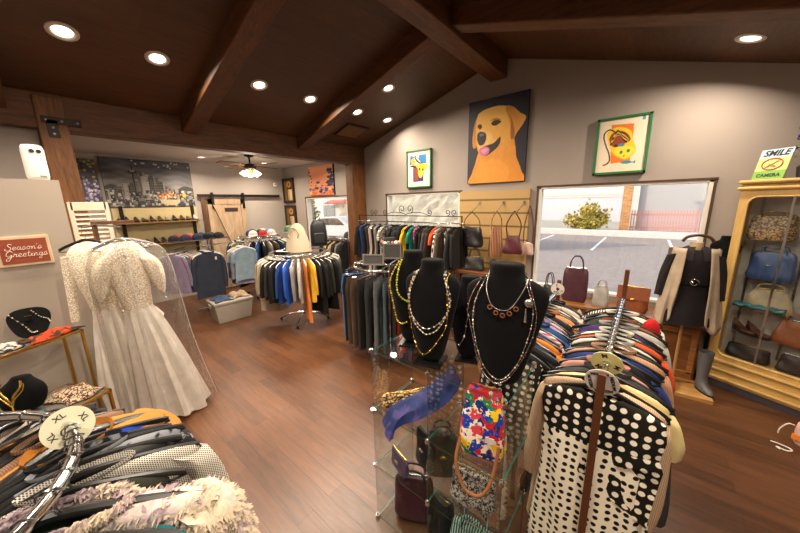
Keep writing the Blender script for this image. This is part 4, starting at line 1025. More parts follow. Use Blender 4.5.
rows = [[(rr_*math.cos(a), rr_*.75*math.sin(a)-.01, z_) for a in [R(-75+330*k/24+0) for k in range(25)]] for rr_, z_ in ((.075, 1.53), (.10, 1.515), (.135, 1.46), (.15, 1.40))]
MB().loft(rows, False, False, False).build('cowl', F_KNIT, c).color = (*srgb('#2e282b'), 1)
t = empty('wood_platform', (.42, 4.12, 0), R(4), 'low pale wooden platform under the dress form', 'platform')
MB().box((0, 0, .02), (.56, .42, .04)).build('board', wood('pale platform wood', '#8a5f34', '#c49658', 'x'), t, bev=.004, smooth=False)
BOOT = F_LEATHER
def boot(loc, rz, lay, col, label):
    t = empty('tall_boot', loc, rz, label, 'boot')
    rr = [[(w*math.cos(2*PI*j/16), y+d_*math.sin(2*PI*j/16), z) for j in range(16)] for z, w, d_, y in ((.42, .058, .062, .0), (.36, .055, .06, 0), (.25, .05, .055, 0), (.14, .042, .045, 0), (.08, .043, .06, -.012), (.05, .045, .09, -.04), (.02, .042, .105, -.055), (.012, .038, .10, -.055))]
    MB().loft(rr, True, False, True).build('shaft', BOOT, t).color = (*srgb(col), 1)
    m = MB(); m.loft([[(.044*math.cos(2*PI*j/16), -.055+.11*math.sin(2*PI*j/16), z) for j in range(16)] for z in (0, .014)]); m.build('sole', BLACKP, t)
    if lay: t.rotation_euler = (lay[0], lay[1], rz)
    return t
boot((.63, 4.14, .04), R(30), None, '#5a5a5c', 'tall grey boot standing upright beside the yellow cabinet')
boot((.33, 4.14, .10), R(75), (R(-70), 0), '#2b2a2c', 'dark boot lying over on the wooden platform')
t = bust((.68, 4.6, 1.15), 0, .8, 'black bust half hidden between dress form and cabinet')
t = empty('plant_stand', (.68, 4.6, 0), 0, 'narrow black stand under the half hidden bust', 'stand')
MB().lathe([(.085, 1.12), (.09, 1.135), (.085, 1.15)], 20).build('top', BLACKP, t); MB().tube([(0, 0, .03), (0, 0, 1.12)], .014, 10).build('pole', BLACKP, t); MB().lathe([(.09, 0), (.09, .012), (.02, .03)], 20).build('base', BLACKP, t)

# ------------------------------------------------------------------ yellow display cabinet, turned into the corner
CA = -R(25.76); t = CAB = empty('display_cabinet', (.68, 4.44, 0), CA, 'tall yellow wooden glass-fronted cabinet full of handbags', 'cabinet')
CW, CD, CH = 1.1, .27, 2.14
YW = wood('yellow lacquered wood', '#b98f4a', '#dcb873', 'z', .7, .35); YWX = wood('yellow lacquered rail wood', '#b98f4a', '#dcb873', 'x', .7, .35)
MB().box((CW/2, CD/2+.01, .04), (CW+.02, CD, .08)).build('plinth', plain('dark plinth', '#3e3a42', .6), t, smooth=False)
MB().box((CW/2, CD/2, .2), (CW, CD, .26)).build('base', YWX, t, bev=.008, smooth=False)
for z in (.115, .205, .30): MB().box((CW/2, CD/2-.014, z), (CW+.045, CD+.03, .034)).build('base_moulding', YWX, t, bev=.014, smooth=False)
# front frame with a rounded glazing opening
def rrect(x0, x1, z0, z1, r, n=6):
    P = []
    for cx_, cz_, a0 in ((x1-r, z1-r, 0), (x0+r, z1-r, 90), (x0+r, z0+r, 180), (x1-r, z0+r, 270)):
        for k in range(n+1): a = R(a0+90*k/n); P.append((cx_+r*math.cos(a), cz_+r*math.sin(a)))
    return P
outer = []
inn = rrect(.065, CW-.065, .365, 1.995, .075)
for x, z in inn:
    # project the opening outline onto the outer rectangle
    cx_, cz_ = CW/2, 1.22; dx_, dz_ = x-cx_, z-cz_; s_ = min((CW/2)/max(abs(dx_), 1e-6), (.9)/max(abs(dz_), 1e-6)); outer.append((cx_+dx_*s_, cz_+dz_*s_))
m = MB(); N = len(inn)
ring4 = [[(x, 0, z) for x, z in outer], [(x, 0, z) for x, z in inn], [(x, .035, z) for x, z in inn], [(x, .035, z) for x, z in outer]]
m.loft(ring4+[ring4[0]], True, False, False); m.build('front_frame', YW, t, smooth=False)
m = MB(); m.tube([(x, -.003, z) for x, z in rrect(.062, CW-.062, .362, 1.998, .078)], .009, 8, closed=True); m.build('glazing_bead', YW, t)
for x in (.012, CW-.012): MB().box((x, CD/2+.015, 1.22), (.024, CD-.03, 1.8)).build('side_panel', YW, t, smooth=False)
MB().box((CW/2, CD-.01, 1.22), (CW-.04, .015, 1.8)).build('back_panel', plain('pale cabinet lining', '#c9c4bc', .6), t, smooth=False)
MB().box((CW/2, CD/2, 2.1), (CW, CD, .05)).build('top', YWX, t, smooth=False)
for z in (2.075, 2.135): MB().box((CW/2, CD/2-.014, z), (CW+.05, CD+.03, .034)).build('cornice', YWX, t, bev=.014, smooth=False)
MB().box((CW/2, .022, 1.18), (CW-.1, .005, 1.65)).build('door_glass', glass('cabinet glass', (.97,.98,.98), .035), t, smooth=False)
MB().box((.34, .012, 1.18), (.016, .012, 1.64)).build('door_strip', CHROME, t, smooth=False)
MB().box((CW/2, CD/2, .34), (CW-.05, CD-.05, .02)).build('floor_board', YWX, t, smooth=False)
CS = (.62, .88, 1.20, 1.58)
for z in CS: MB().box((CW/2, CD/2+.02, z), (CW-.06, CD-.07, .008)).build('shelf', [GL], t, smooth=False)
for x in (.1, .42, .8): MB().box((x, CD-.025, 1.2), (.018, .01, 1.6)).build('shelf_standard', STEEL, t, smooth=False)
CM_ = Matrix.Translation((.68, 4.44, 0)) @ Matrix.Rotation(CA, 4, 'Z')
def cab(x, y, z): v = CM_ @ Vector((x, y, z)); return (v.x, v.y, v.z)
sh = lambda i: CS[i]+.005
bag('handbag', cab(.22, .14, sh(3)), CA+.05, .36, .15, .24, '#3a2a1e', fabric('snake print', 'leopard', srgb('#b08a58'), .35, .9), 'brown snake print bag on the top shelf of the cabinet', handle='double', hh=.03, seed=1, taper=.9)
bag('handbag', cab(.55, .14, sh(3)), CA, .24, .12, .12, '#c9b489', F_LEATHER, 'pale gold clutch bag right of the snake print bag, cabinet top shelf', seed=2, taper=.9)
bag('handbag', cab(.27, .14, sh(2)), CA-.05, .37, .15, .28, '#39517e', F_LEATHER, 'slate blue leather handbag on the second cabinet shelf', handle='double', hh=.05, seed=3, clasp=SILVCH)
bag('handbag', cab(.63, .14, sh(2)), CA, .22, .12, .2, '#4c3a60', F_LEATHER, 'purple bag right of the slate blue handbag in the cabinet', handle='double', hh=.06, seed=4)
bag('handbag', cab(.30, .15, sh(1)+.0), CA+.1, .4, .13, .23, '#c4b596', F_PLAIN, 'slouchy cream bag on the third cabinet shelf', handle='double', hh=.05, seed=5, taper=.6)
t = empty('scarf', cab(.26, .09, sh(1)+.01), CA, 'teal scarf folded in front of the cream bag in the cabinet', 'scarf')
o = MB().loft([[(-.17+.34*i/16, .045*math.cos(a)*(1+.2*math.sin(i)), .028+.028*math.sin(a)+.006*math.sin(i*1.7)) for a in [2*PI*k/12 for k in range(12)]] for i in range(17)]).build('cloth', F_SATIN, t); o.color = (*srgb('#186a72'), 1)
shoe(cab(.19, .13, sh(0)), CA+R(65), 1, '#5a3524', '#2c1a12', 'brown heeled shoe at the left of the cabinet bottom glass shelf')
shoe(cab(.29, .13, sh(0)), CA+R(65), 1, '#5a3524', '#2c1a12', 'brown heeled shoe right of its twin in the cabinet')
bag('handbag', cab(.52, .13, sh(0)), CA, .34, .15, .24, '#9a5a34', F_LEATHER, 'tan leather hobo bag on the lowest glass shelf', handle='double', hh=.06, seed=6, taper=.7)
bag('clutch', cab(.25, .13, .352), CA, .34, .13, .15, '#1e1c1f', F_LEATHER, 'long black clutch on the cabinet floor at the left', seed=7, taper=.98, cat='clutch')
bag('handbag', cab(.56, .13, .352), CA, .26, .13, .18, '#2a2628', F_LEATHER, 'black bag on the cabinet floor under the tan hobo bag', seed=8)
bag('handbag', cab(.86, .13, sh(1)), CA, .26, .13, .24, '#7a2f3a', F_LEATHER, 'wine red bag at the right of the third cabinet shelf', handle='double', hh=.05, seed=9)
lamp(Matrix.Translation(cab(.3, .12, 2.06)), 5, .05); lamp(Matrix.Translation(cab(.8, .12, 2.06)), 5, .05)
# sign and flowers on the cabinet
t = empty('smile_sign', cab(.115, .12, 2.152), CA-.35, 'small green and white SMILE sign leaning on top of the cabinet', 'sign')
M = Matrix.Rotation(-.22, 4, 'X')
def band(z0, z1, mt, nm): MB().box((0, 0, (z0+z1)/2), (.235, .008, z1-z0)).tf(M).build(nm, mt, t, smooth=False)
band(0, .085, plain('leaf green paint', '#7fae4a', .5, var=.05), 'lower_board'); band(.085, .205, plain('lemon paint', '#c9cf86', .5, var=.08), 'middle_board'); band(.205, .285, plain('ice blue paint', '#c5d8e2', .5, var=.05), 'upper_board')
INK = plain('dark blue ink', '#1d3340', .5, var=0); FT = M @ Matrix.Rotation(PI/2, 4, 'X')
text('lettering', 'SMILE', .075, INK, t, FT @ Matrix.Translation((0, .245, .006)), shear=.25, bold=.002); text('lettering', 'CAMERA', .045, INK, t, FT @ Matrix.Translation((0, .04, .006)), bold=.001)
MB().tube([(.075*math.cos(2*PI*k/28), -.007, .145+.052*math.sin(2*PI*k/28)) for k in range(28)], .0045, 6, closed=True).tf(M).build('red_circle', plain('red paint', '#b8432c', .5), t)
MB().bar((-.05, -.007, .11), (.05, -.007, .18), .008, .004).bar((-.03, -.007, .15), (.03, -.007, .125), .02, .004).tf(M).build('camera_mark', plain('orange paint', '#d0872e', .5), t, smooth=False)
MB().bar((0, .02, 0), (0, .09, .0), .03, .006).bar((0, .09, 0), (0, .055, .2), .03, .006).build('easel_leg', BLACKP, t, smooth=False)
t = empty('silk_flowers', cab(.33, .17, 2.152), CA, 'purple silk flowers in a small pot on the cabinet', 'flowers')
MB().lathe([(.05, 0), (.062, .1), (.055, .11)], 18).build('pot', plain('dark pot', '#2c2a2c', .4), t)
st = MB(); pu = MB(); gr = MB(); q = random.Random(8)
for k in range(16):
    e = Vector((q.uniform(-.17, .12), q.uniform(-.1, .06), q.uniform(.24, .50))); st.tube(catmull([(0, 0, .09), e*.5+Vector((0, 0, .08)), e], 4), .003, 5)
    for j in range(7): pu.ball(e+Vector((q.gauss(0, .016), q.gauss(0, .016), q.gauss(0, .018))), q.uniform(.01, .017), 7, 5)
    for j in range(2):
        c0 = e*.7; d_ = Vector((q.gauss(0, 1), q.gauss(0, 1), .4)).normalized()*.06; s_ = d_.orthogonal().normalized()*.014; gr.add([c0, c0+d_*.5+s_, c0+d_, c0+d_*.5-s_], [(0, 1, 2, 3)])
st.build('stems', plain('stem green', '#4c5a33', .7), t); pu.build('blossoms', plain('purple petals', '#4a2f70', .7, var=.3), t); gr.build('leaves', plain('stem green', '', .7), t, smooth=False)
# small bag on the floor at the right edge
t = bag('gift_bag', (1.235, 3.68, 0), CA, .2, .12, .2, '#d9b0a6', F_PLAIN, 'pale pink bag with orange panel and white cord on the floor at the right edge', seed=5, taper=.95)
MB().box((-.06, -.062, .07), (.06, .012, .05)).build('orange_panel', plain('orange felt', '#e0822c', .8), t, bev=.003)
MB().tube(catmull([(-.09, -.05, .16), (-.12, -.07, .16), (-.15, -.08, .1), (-.155, -.08, .05)], 5), .005, 8).build('cord', plain('white cord', '#ddd3c8', .7), t)
t = empty('curled_cord', (1.06, 3.56, 0), 0, 'curl of white cord lying on the floor near the cabinet', 'cord')
MB().tube(catmull([(-.05, .03, .006), (0, .02, .006), (.045, .0, .006), (.05, -.03, .006), (.015, -.05, .006), (-.03, -.03, .006), (-.015, -.055, .006)], 5), .0055, 8).build('cord', plain('white cord', '', .7), t)
# ------------------------------------------------------------------ paintings: colours laid on a fine grid by simple shapes
VC, nt, bb = newmat('painted canvas'); bb.inputs['Roughness'].default_value = .55
at = nt.nodes.new('ShaderNodeVertexColor'); at.layer_name = 'paint'; nt.links.new(at.outputs[0], bb.inputs['Base Color'])
def poly_mask(pts, U, V):
    m_ = np.zeros(U.shape, bool); n = len(pts)
    for i in range(n):
        x1, y1 = pts[i]; x2, y2 = pts[(i+1) % n]
        c = ((y1 > V) != (y2 > V)); xi = (x2-x1)*(V-y1)/((y2-y1) if y2 != y1 else 1e-9)+x1
        m_ ^= c & (U < xi)
    return m_
def blob(U, V, cx, cy, rx, ry): return ((U-cx)/rx)**2+((V-cy)/ry)**2 < 1
def smooth(pts, n=5): return [(p.x, p.y) for p in catmull([(x, y, 0) for x, y in pts], n, True)]
def painting(t, name, w, h, nx, ny, fn, y=-.021):
    """front face looks along -y, origin at its centre"""
    u = np.linspace(0, 1, nx+1); v = np.linspace(0, 1, ny+1); U, V = np.meshgrid(u, v); C = np.clip(fn(U, V), 0, 1)
    lin = np.where(C <= .04045, C/12.92, ((C+.055)/1.055)**2.4)
    vs_ = [((a-.5)*w, y, (b-.5)*h) for b in v for a in u]; fs = [(j*(nx+1)+i, j*(nx+1)+i+1, (j+1)*(nx+1)+i+1, (j+1)*(nx+1)+i) for j in range(ny) for i in range(nx)]
    me = bpy.data.meshes.new(name); me.from_pydata(vs_, [], fs); me.materials.append(VC)
    ca = me.color_attributes.new('paint', 'FLOAT_COLOR', 'POINT'); d = np.ones((len(vs_), 4), np.float32); d[:, :3] = lin.reshape(-1, 3); ca.data.foreach_set('color', d.ravel())
    return inst(name, me, t)
def canvas(name, loc, rz, w, h, label, fn, nx, ny, frame=None, fw=.025, edge='#1c1a1d', th=.04, cat='picture'):
    t = empty(name, loc, rz, label, cat)
    MB().box((0, -th/2+.0, 0), (w, th, h)).build('stretched_canvas', plain('canvas edge '+edge, edge, .7), t, smooth=False)
    painting(t, 'picture', w-.002, h-.002, nx, ny, fn, -th-.001)
    if frame:
        m = MB()
        for c, d in (((0, -th/2-.005, h/2), (w+fw*2, th+.02, fw)), ((0, -th/2-.005, -h/2), (w+fw*2, th+.02, fw)), ((-w/2-fw/2, -th/2-.005, 0), (fw, th+.02, h+fw)), ((w/2+fw/2, -th/2-.005, 0), (fw, th+.02, h+fw))): m.box(c, d)
        m.build('frame', frame, t, bev=.003, smooth=False)
    return t
def H(s): return np.array([int(s[i:i+2], 16)/255 for i in (1, 3, 5)])
def put(C, m_, col): C[m_] = H(col) if isinstance(col, str) else col
def nz(U, V, s, seed=0):
    r = np.random.RandomState(seed); o = np.zeros(U.shape)
    for k in range(7):
        a, b, p = r.uniform(-1, 1)*s, r.uniform(-1, 1)*s, r.uniform(0, 6.28); o += np.sin(a*U*6.28+b*V*6.28+p+1.5*np.sin(b*U*5+k))
    return o/7
def quadmap(TL, TR, BR, BL):
    """photo-crop coordinates to (u, v up) on the picture"""
    def f(x, y):
        u, v = .5, .5
        for _ in range(12):
            xl = TL[0]+(BL[0]-TL[0])*v; xr = TR[0]+(BR[0]-TR[0])*v; u = (x-xl)/(xr-xl)
            yt = TL[1]+(TR[1]-TL[1])*u; yb = BL[1]+(BR[1]-BL[1])*u; v = (y-yt)/(yb-yt)
        return (u, 1-v)
    return f
def dog(U, V):
    f = quadmap((77, 168), (306, 112), (290, 462), (72, 472)); P = lambda *a: smooth([f(*p) for p in a])
    C = np.zeros(U.shape+(3,)); C[:] = H('#1d1a2b')
    n1 = nz(U, V, 5, 1); n2 = nz(U, V, 11, 2)
    body = poly_mask(P((88, 478), (92, 430), (104, 395), (118, 350), (150, 300), (240, 280), (258, 320), (262, 365), (278, 415), (282, 478)), U, V)
    sh = np.clip(.55+.6*V+.12*n2+.1*n1, 0, 1)[..., None]; put(C, body, (H('#b9650f')*(1-sh)+H('#e9a03a')*sh)[body])
    chest = blob(U, V, .45, .1, .3, .18); mm = body & chest; C[mm] = C[mm]*.7+H('#f0a63a')*.3
    earL = poly_mask(P((118, 210), (100, 245), (92, 300), (96, 332), (108, 325), (118, 270)), U, V); put(C, earL, '#c98426')
    head = poly_mask(P((112, 215), (130, 195), (165, 180), (205, 172), (240, 180), (252, 220), (250, 280), (225, 330), (170, 368), (135, 370), (112, 335), (106, 270)), U, V)
    s2 = np.clip(.25+1.0*(V-.35)/.5+.15*n2, 0, 1)[..., None]; put(C, head, (H('#cf8424')*(1-s2)+H('#f2bb55')*s2)[head])
    earR = poly_mask(P((222, 176), (250, 176), (272, 196), (294, 212), (284, 240), (262, 275), (252, 296), (240, 292), (238, 240)), U, V)
    s3 = np.clip(.4+(U-.7)*1.6+.2*n1, 0, 1)[..., None]; put(C, earR, (H('#b56f1c')*(1-s3)+H('#e9ab45')*s3)[earR])
    edge = poly_mask(P((236, 200), (243, 235), (242, 292), (250, 296), (256, 270), (246, 225)), U, V); put(C, edge, '#9a5a17')
    mz = poly_mask(P((112, 280), (135, 262), (165, 272), (180, 300), (200, 296), (192, 325), (160, 350), (128, 350), (116, 325)), U, V); s4 = np.clip(.5+.3*n2+(V-.45), 0, 1)[..., None]; put(C, mz, (H('#dd9c3e')*(1-s4)+H('#f6cf7d')*s4)[mz])
    put(C, poly_mask(P((125, 335), (150, 322), (178, 312), (203, 288), (200, 318), (175, 345), (148, 362), (128, 355)), U, V), '#2a1714')
    put(C, poly_mask(P((122, 335), (145, 326), (162, 334), (156, 354), (136, 363), (123, 354)), U, V), '#c8688f')
    put(C, poly_mask(P((128, 340), (150, 332), (156, 338), (140, 352)), U, V), '#dc8fb0')
    put(C, poly_mask(P((112, 282), (125, 270), (146, 276), (148, 300), (138, 318), (122, 322), (113, 305)), U, V), '#1f1620'); put(C, poly_mask(P((120, 282), (132, 276), (140, 282), (128, 288)), U, V), '#6d5f72')
    for e in (((112, 250), (124, 242), (132, 252), (122, 262)), ((168, 236), (186, 224), (206, 230), (190, 244), (174, 246))):
        put(C, poly_mask(P(*e), U, V), '#3a1d10')
    put(C, poly_mask(P((164, 228), (186, 218), (206, 224), (186, 226)), U, V), '#b9731f')
    return C
canvas('dog_painting', (-1.905, 4.698, 2.895), 0, .905, 1.215, 'large painting of a smiling golden dog on dark background', dog, 150, 200)
GREENF = plain('green picture frame', '#2f6b3f', .4)
def tiger(U, V):
    f = quadmap((85, 148), (413, 95), (352, 468), (43, 482)); P = lambda *a: smooth([f(*p) for p in a]); C = np.zeros(U.shape+(3,)); C[:] = H('#e3d3b8')
    put(C, poly_mask([f(*p) for p in ((162, 172), (312, 158), (277, 402), (150, 415))], U, V), '#dd7526')
    put(C, poly_mask(P((128, 235), (150, 205), (200, 185), (262, 190), (295, 215), (300, 260), (318, 320), (300, 355), (250, 388), (195, 372), (160, 340), (140, 290)), U, V), '#e2c02c')
    put(C, poly_mask(P((145, 262), (165, 225), (215, 205), (265, 220), (285, 262), (240, 290), (190, 310), (160, 300)), U, V), '#8a3f1f')
    for k in range(5):
        a = [(150+8*k, 290-17*k), (185+6*k, 240-10*k), (235, 215+9*k), (275-3*k, 250+5*k), (270-3*k, 262+5*k), (235, 226+9*k), (188+6*k, 252-10*k), (156+8*k, 298-17*k)]
        put(C, poly_mask(P(*a), U, V), '#d9a93a' if k % 2 else '#2a1712')
    put(C, poly_mask(P((178, 330), (205, 308), (245, 300), (290, 305), (310, 325), (290, 350), (255, 378), (215, 372), (185, 355)), U, V), '#e8d23a')
    for x, y in ((222, 343), (269, 332)): put(C, blob(U, V, *f(x, y), .032, .032), '#2f7d4a')
    put(C, blob(U, V, *f(188, 300), .03, .025), '#1b1713'); put(C, poly_mask(P((205, 292), (235, 286), (246, 298), (215, 306)), U, V), '#4a79a8'); put(C, blob(U, V, *f(240, 366), .018, .012), '#5a2a1c')
    tail = [(180, 212), (150, 202), (118, 220), (108, 255), (122, 305), (140, 350), (144, 395), (122, 420), (102, 425)]
    pts = catmull([(*f(x, y), 0) for x, y in tail], 8)
    for p in pts: put(C, ((U-p.x)**2+((V-p.y)*1.3)**2) < .017**2, '#4a1f16')
    put(C, poly_mask(P((215, 412), (240, 398), (275, 396), (295, 404), (312, 392), (306, 415), (290, 410), (255, 418)), U, V), '#2f86a0')
    put(C, poly_mask([f(*p) for p in ((368, 110), (388, 106), (384, 132), (362, 136))], U, V), '#4f8fae')
    return C
canvas('cat_picture', (-.345, 4.698, 2.63), 0, .475, .63, 'green framed picture of a striped yellow cat on an orange square', tiger, 130, 170, GREENF, .028, '#d9cdb8')
def yellowpic(U, V):
    f = quadmap((82, 118), (308, 85), (300, 458), (92, 470)); P = lambda *a: smooth([f(*p) for p in a]); C = np.zeros(U.shape+(3,)); C[:] = H('#e2d6c2')
    put(C, poly_mask([f(*p) for p in ((195, 145), (272, 132), (270, 225), (200, 230))], U, V), '#1f74b8'); put(C, poly_mask([f(*p) for p in ((108, 165), (150, 160), (150, 240), (105, 245))], U, V), '#2a62a8')
    put(C, poly_mask([f(*p) for p in ((140, 250), (245, 240), (242, 405), (140, 415))], U, V), '#3a3070')
    put(C, poly_mask(P((118, 200), (140, 180), (160, 200), (160, 240), (140, 250), (120, 235)), U, V), '#e09a2c')
    put(C, poly_mask(P((150, 160), (175, 160), (225, 215), (235, 235), (205, 230), (170, 205)), U, V), '#2a1a2c'); put(C, poly_mask(P((165, 170), (178, 172), (215, 212), (205, 214)), U, V), '#d9cdb8')
    put(C, poly_mask(P((165, 245), (195, 232), (265, 232), (280, 255), (272, 290), (245, 300), (232, 350), (210, 372), (192, 340), (188, 285)), U, V), '#eac51f')
    for x, y in ((205, 285), (237, 288)): put(C, blob(U, V, *f(x, y), .04, .045), '#1c4f34')
    put(C, poly_mask(P((105, 258), (140, 248), (165, 262), (140, 268)), U, V), '#2a2218'); put(C, blob(U, V, *f(120, 160), .06, .02), '#2f6b4a')
    put(C, poly_mask([f(*p) for p in ((150, 275), (188, 270), (190, 400), (152, 405))], U, V), '#8a3f24')
    return C
canvas('animal_picture', (-3.335, 4.698, 2.605), 0, .49, .635, 'green framed small picture of a yellow animal on blue and purple', yellowpic, 90, 120, GREENF, .026, '#d9cdb8')
def leaves(U, V):
    C = np.zeros(U.shape+(3,)); g = (.5+.5*V)[..., None]; C[:] = H('#c9653a')*(1-g)+H('#d9906a')*g; r = np.random.RandomState(3)
    for k in range(46):
        u, v = r.uniform(0, 1), r.uniform(0, .5)**1.1; s = r.uniform(.03, .09); c = ('#2b3f78', '#d9a52c', '#1e2233', '#3a5a9a', '#c9581f', '#e2b840')[r.randint(6)]
        put(C, poly_mask(smooth([(u-s, v), (u-s*.2, v+s*.5), (u+s, v+s*.2), (u+s*.1, v-s*.6)]), U, V), c)
    for k in range(26):
        u, v = .8+.2*r.uniform(0, 1), r.uniform(.3, .85); put(C, blob(U, V, u, v, .05, .045), ('#22283a', '#31456f', '#1b1d22')[r.randint(3)])
    for k in range(12): put(C, blob(U, V, r.uniform(0, .12), r.uniform(.3, .9), .025, .03), '#3a3020')
    return C
canvas('leaf_painting', (-6.265, 4.698, 2.58), 0, .97, .69, 'orange painting with blue and gold leaves above the far window', leaves, 100, 72, edge='#171316')
def gilt(seed):
    def fn(U, V):
        C = np.zeros(U.shape+(3,)); C[:] = H('#3a2415'); r = np.random.RandomState(seed)
        put(C, (U > .12) & (U < .38) & (V > .05) & (V < .9), '#6b5233'); put(C, (U > .45) & (U < .88) & (V > .08) & (V < .55), '#c9ad78'); put(C, blob(U, V, .6, .76, .22, .14), '#b9822f'); put(C, blob(U, V, .6, .76, .1, .06), '#5a3316')
        put(C, (U > .5) & (U < .6) & (V > .08) & (V < .5), '#8a6f45'); return C
    return fn
DKF = plain('dark wooden frame', '#2a1a10', .5)
canvas('dark_panel_picture', (-7.74, 4.698, 2.40), 0, .46, .62, 'upper of two dark brown and gold panels by the back corner', gilt(1), 40, 60, DKF, .03, '#2a1a10')
canvas('dark_panel_picture', (-7.74, 4.698, 1.68), 0, .46, .62, 'lower of two dark brown and gold panels by the back corner', gilt(2), 40, 60, DKF, .03, '#2a1a10')
def skyline(U, V):
    C = np.zeros(U.shape+(3,)); g = V[..., None]; C[:] = H('#b0a8a0')*(1-g)+H('#3b3c46')*g; C += (.12*nz(U, V*2.5, 4, 5))[..., None]
    hill = V < .38+.06*np.sin(U*7+1)+.03*np.sin(U*23); put(C, hill, '#3c3a3c'); r = np.random.RandomState(9)
    for k in range(60):
        x = r.uniform(0, .85); wd = r.uniform(.012, .034); hh = .34+.40*math.exp(-((x-.42)/.24)**2)*r.uniform(.4, 1.15); m_ = (abs(U-x) < wd) & (V < hh) & (V > .15); v_ = r.uniform(.10, .62)
        C[m_] = np.array([v_, v_*.97, v_*.95]); st = m_ & (np.sin(V*170) > .4) & (np.sin(U*300) > -.3); C[st] = C[st]*.5+H('#b9ab92')*.5
    put(C, (abs(U-.31) < .008) & (V < .86), '#1d1d20'); put(C, blob(U, V, .31, .74, .05, .04), '#26262a'); put(C, blob(U, V, .31, .755, .03, .025), '#8d8a86')
    r = np.random.RandomState(4)
    for k in range(260):
        u, v = r.uniform(0, 1), r.uniform(0, .34); m_ = (abs(U-u) < r.uniform(.006, .02)) & (abs(V-v) < r.uniform(.01, .04)); q_ = r.uniform(.05, .75); C[m_] = np.array([q_, q_*.96, q_*.92])
    put(C, blob(U, V, .69, .12, .12, .09) & (V < .15), '#c9b48f')
    for k in range(60): put(C, blob(U, V, .69+r.normal(0, .07), .2+abs(r.normal(0, .06)), .014, .022), ('#a8434a', '#c97a3a', '#d9a62c', '#7a2f4a', '#d8cfc2', '#556038')[r.randint(6)])
    put(C, blob(U, V, .87, .25, .025, .05), '#e2b71f'); put(C, blob(U, V, .86, .33, .02, .03), '#d8d2c8')
    for k in range(16): put(C, blob(U, V, r.uniform(.3, 1), r.uniform(.85, .97), .012, .018), '#a9a8ac')
    return C
canvas('skyline_canvas', (-7.998, 1.73, 2.49), PI/2, 1.44, .92, 'large grey city skyline canvas with a bowl of flowers, back room', skyline, 200, 128, edge='#2a2a2e', th=.05)
def lilac(U, V):
    C = np.zeros(U.shape+(3,)); C[:] = H('#4a4350'); r = np.random.RandomState(2)
    for k in range(70): put(C, blob(U, V, r.uniform(0, 1), r.uniform(0, .55), .06, .03), ('#8d83a8', '#b9b2c8', '#5a4f78', '#d5d0dc')[r.randint(4)])
    for k in range(30): put(C, blob(U, V, r.uniform(0, 1), r.uniform(.5, 1), .07, .025), ('#33363a', '#6f6f4a', '#a9a23c', '#2a2830')[r.randint(4)])
    return C
canvas('lilac_canvas', (-7.998, .80, 2.5), PI/2, .30, .78, 'narrow purple flower canvas between the left post and the skyline canvas', lilac, 40, 100, edge='#3a3640')

# ------------------------------------------------------------------ left wall: device, sign, shutter, gowns
t = empty('air_freshener', (-4.15, .125, 2.26), R(90), 'white air freshener with two dark eyes on the partition top', 'air freshener')
m = MB(); rr = []
for z, s in ((0, .86), (.01, .97), (.03, 1), (.24, 1.0), (.27, .94), (.285, .8), (.29, .5)):
    rr.append([(.068*s*math.copysign(abs(math.cos(a))**.5, math.cos(a)), .042*s*math.copysign(abs(math.sin(a))**.6, math.sin(a)), z) for a in [2*PI*k/32 for k in range(32)]])
m.loft(rr).build('case', WHITEP, t)
for x in (-.005, .035): MB().lathe([(.001, .004), (.014, .004), (.016, 0)], 16).tf(Matrix.Translation((x, -.043, .235)) @ Matrix.Rotation(PI/2, 4, 'X')).build('sensor', BLACKP, t)
MB().box((.03, -.043, .03), (.04, .006, .014)).build('button', plain('grey plastic', '#8c8a86', .5), t, bev=.002, smooth=False)
t = empty('greeting_sign', (-4.098, -.06, 1.665), R(90), "rust red Season's Greetings sign in a cream frame on the partition", 'sign')
MB().box((0, -.008, 0), (.30, .016, .25)).build('frame', plain('cream sign frame', '#c9b391', .6), t, bev=.003, smooth=False)
MB().box((0, -.017, 0), (.262, .004, .205)).build('red_panel', plain('rust red panel', '#8a3d24', .6, var=.1), t, smooth=False)
STROKE = {  # cursive letters: strokes in a unit box, then the advance
 'S': ([[(.75,.95),(.55,1.1),(.32,.95),(.42,.68),(.66,.45),(.6,.1),(.3,-.05),(.02,.12),(.1,.3)]], .8), 'e': ([[(.0,.2),(.35,.35),(.38,.52),(.2,.55),(.08,.3),(.2,.03),(.5,.12)]], .5),
 'a': ([[(.42,.45),(.22,.55),(.06,.28),(.2,.02),(.4,.25),(.44,.5),(.42,.1),(.6,.1)]], .58), 's': ([[(.0,.08),(.25,.6),(.4,.25),(.25,.0),(.06,.08),(.3,.1),(.5,.14)]], .5),
 'o': ([[(.25,.55),(.06,.3),(.2,.02),(.42,.25),(.28,.55),(.45,.46),(.58,.46)]], .56), 'n': ([[(.0,.5),(.08,.35),(.08,.0),(.2,.45),(.35,.5),(.4,.05),(.58,.12)]], .56),
 "'": ([[(.1,.95),(.05,.75)]], .2), 'G': ([[(.75,.85),(.5,1.08),(.15,.8),(.12,.35),(.4,.15),(.66,.4),(.62,.0),(.42,-.5),(.12,-.45),(.3,-.1),(.8,.15)]], .84), 'r': ([[(.0,.1),(.14,.62),(.2,.48),(.36,.5),(.34,.1),(.5,.1)]], .48),
 't': ([[(.2,.95),(.16,.1),(.4,.08)], [(.0,.62),(.42,.66)]], .42), 'i': ([[(.0,.1),(.12,.52),(.13,.08),(.32,.12)], [(.15,.78),(.16,.8)]], .3), 'g': ([[(.4,.46),(.2,.54),(.06,.28),(.2,.04),(.4,.3),(.42,.5),(.36,-.4),(.12,-.42),(.2,-.15),(.56,.14)]], .55)}
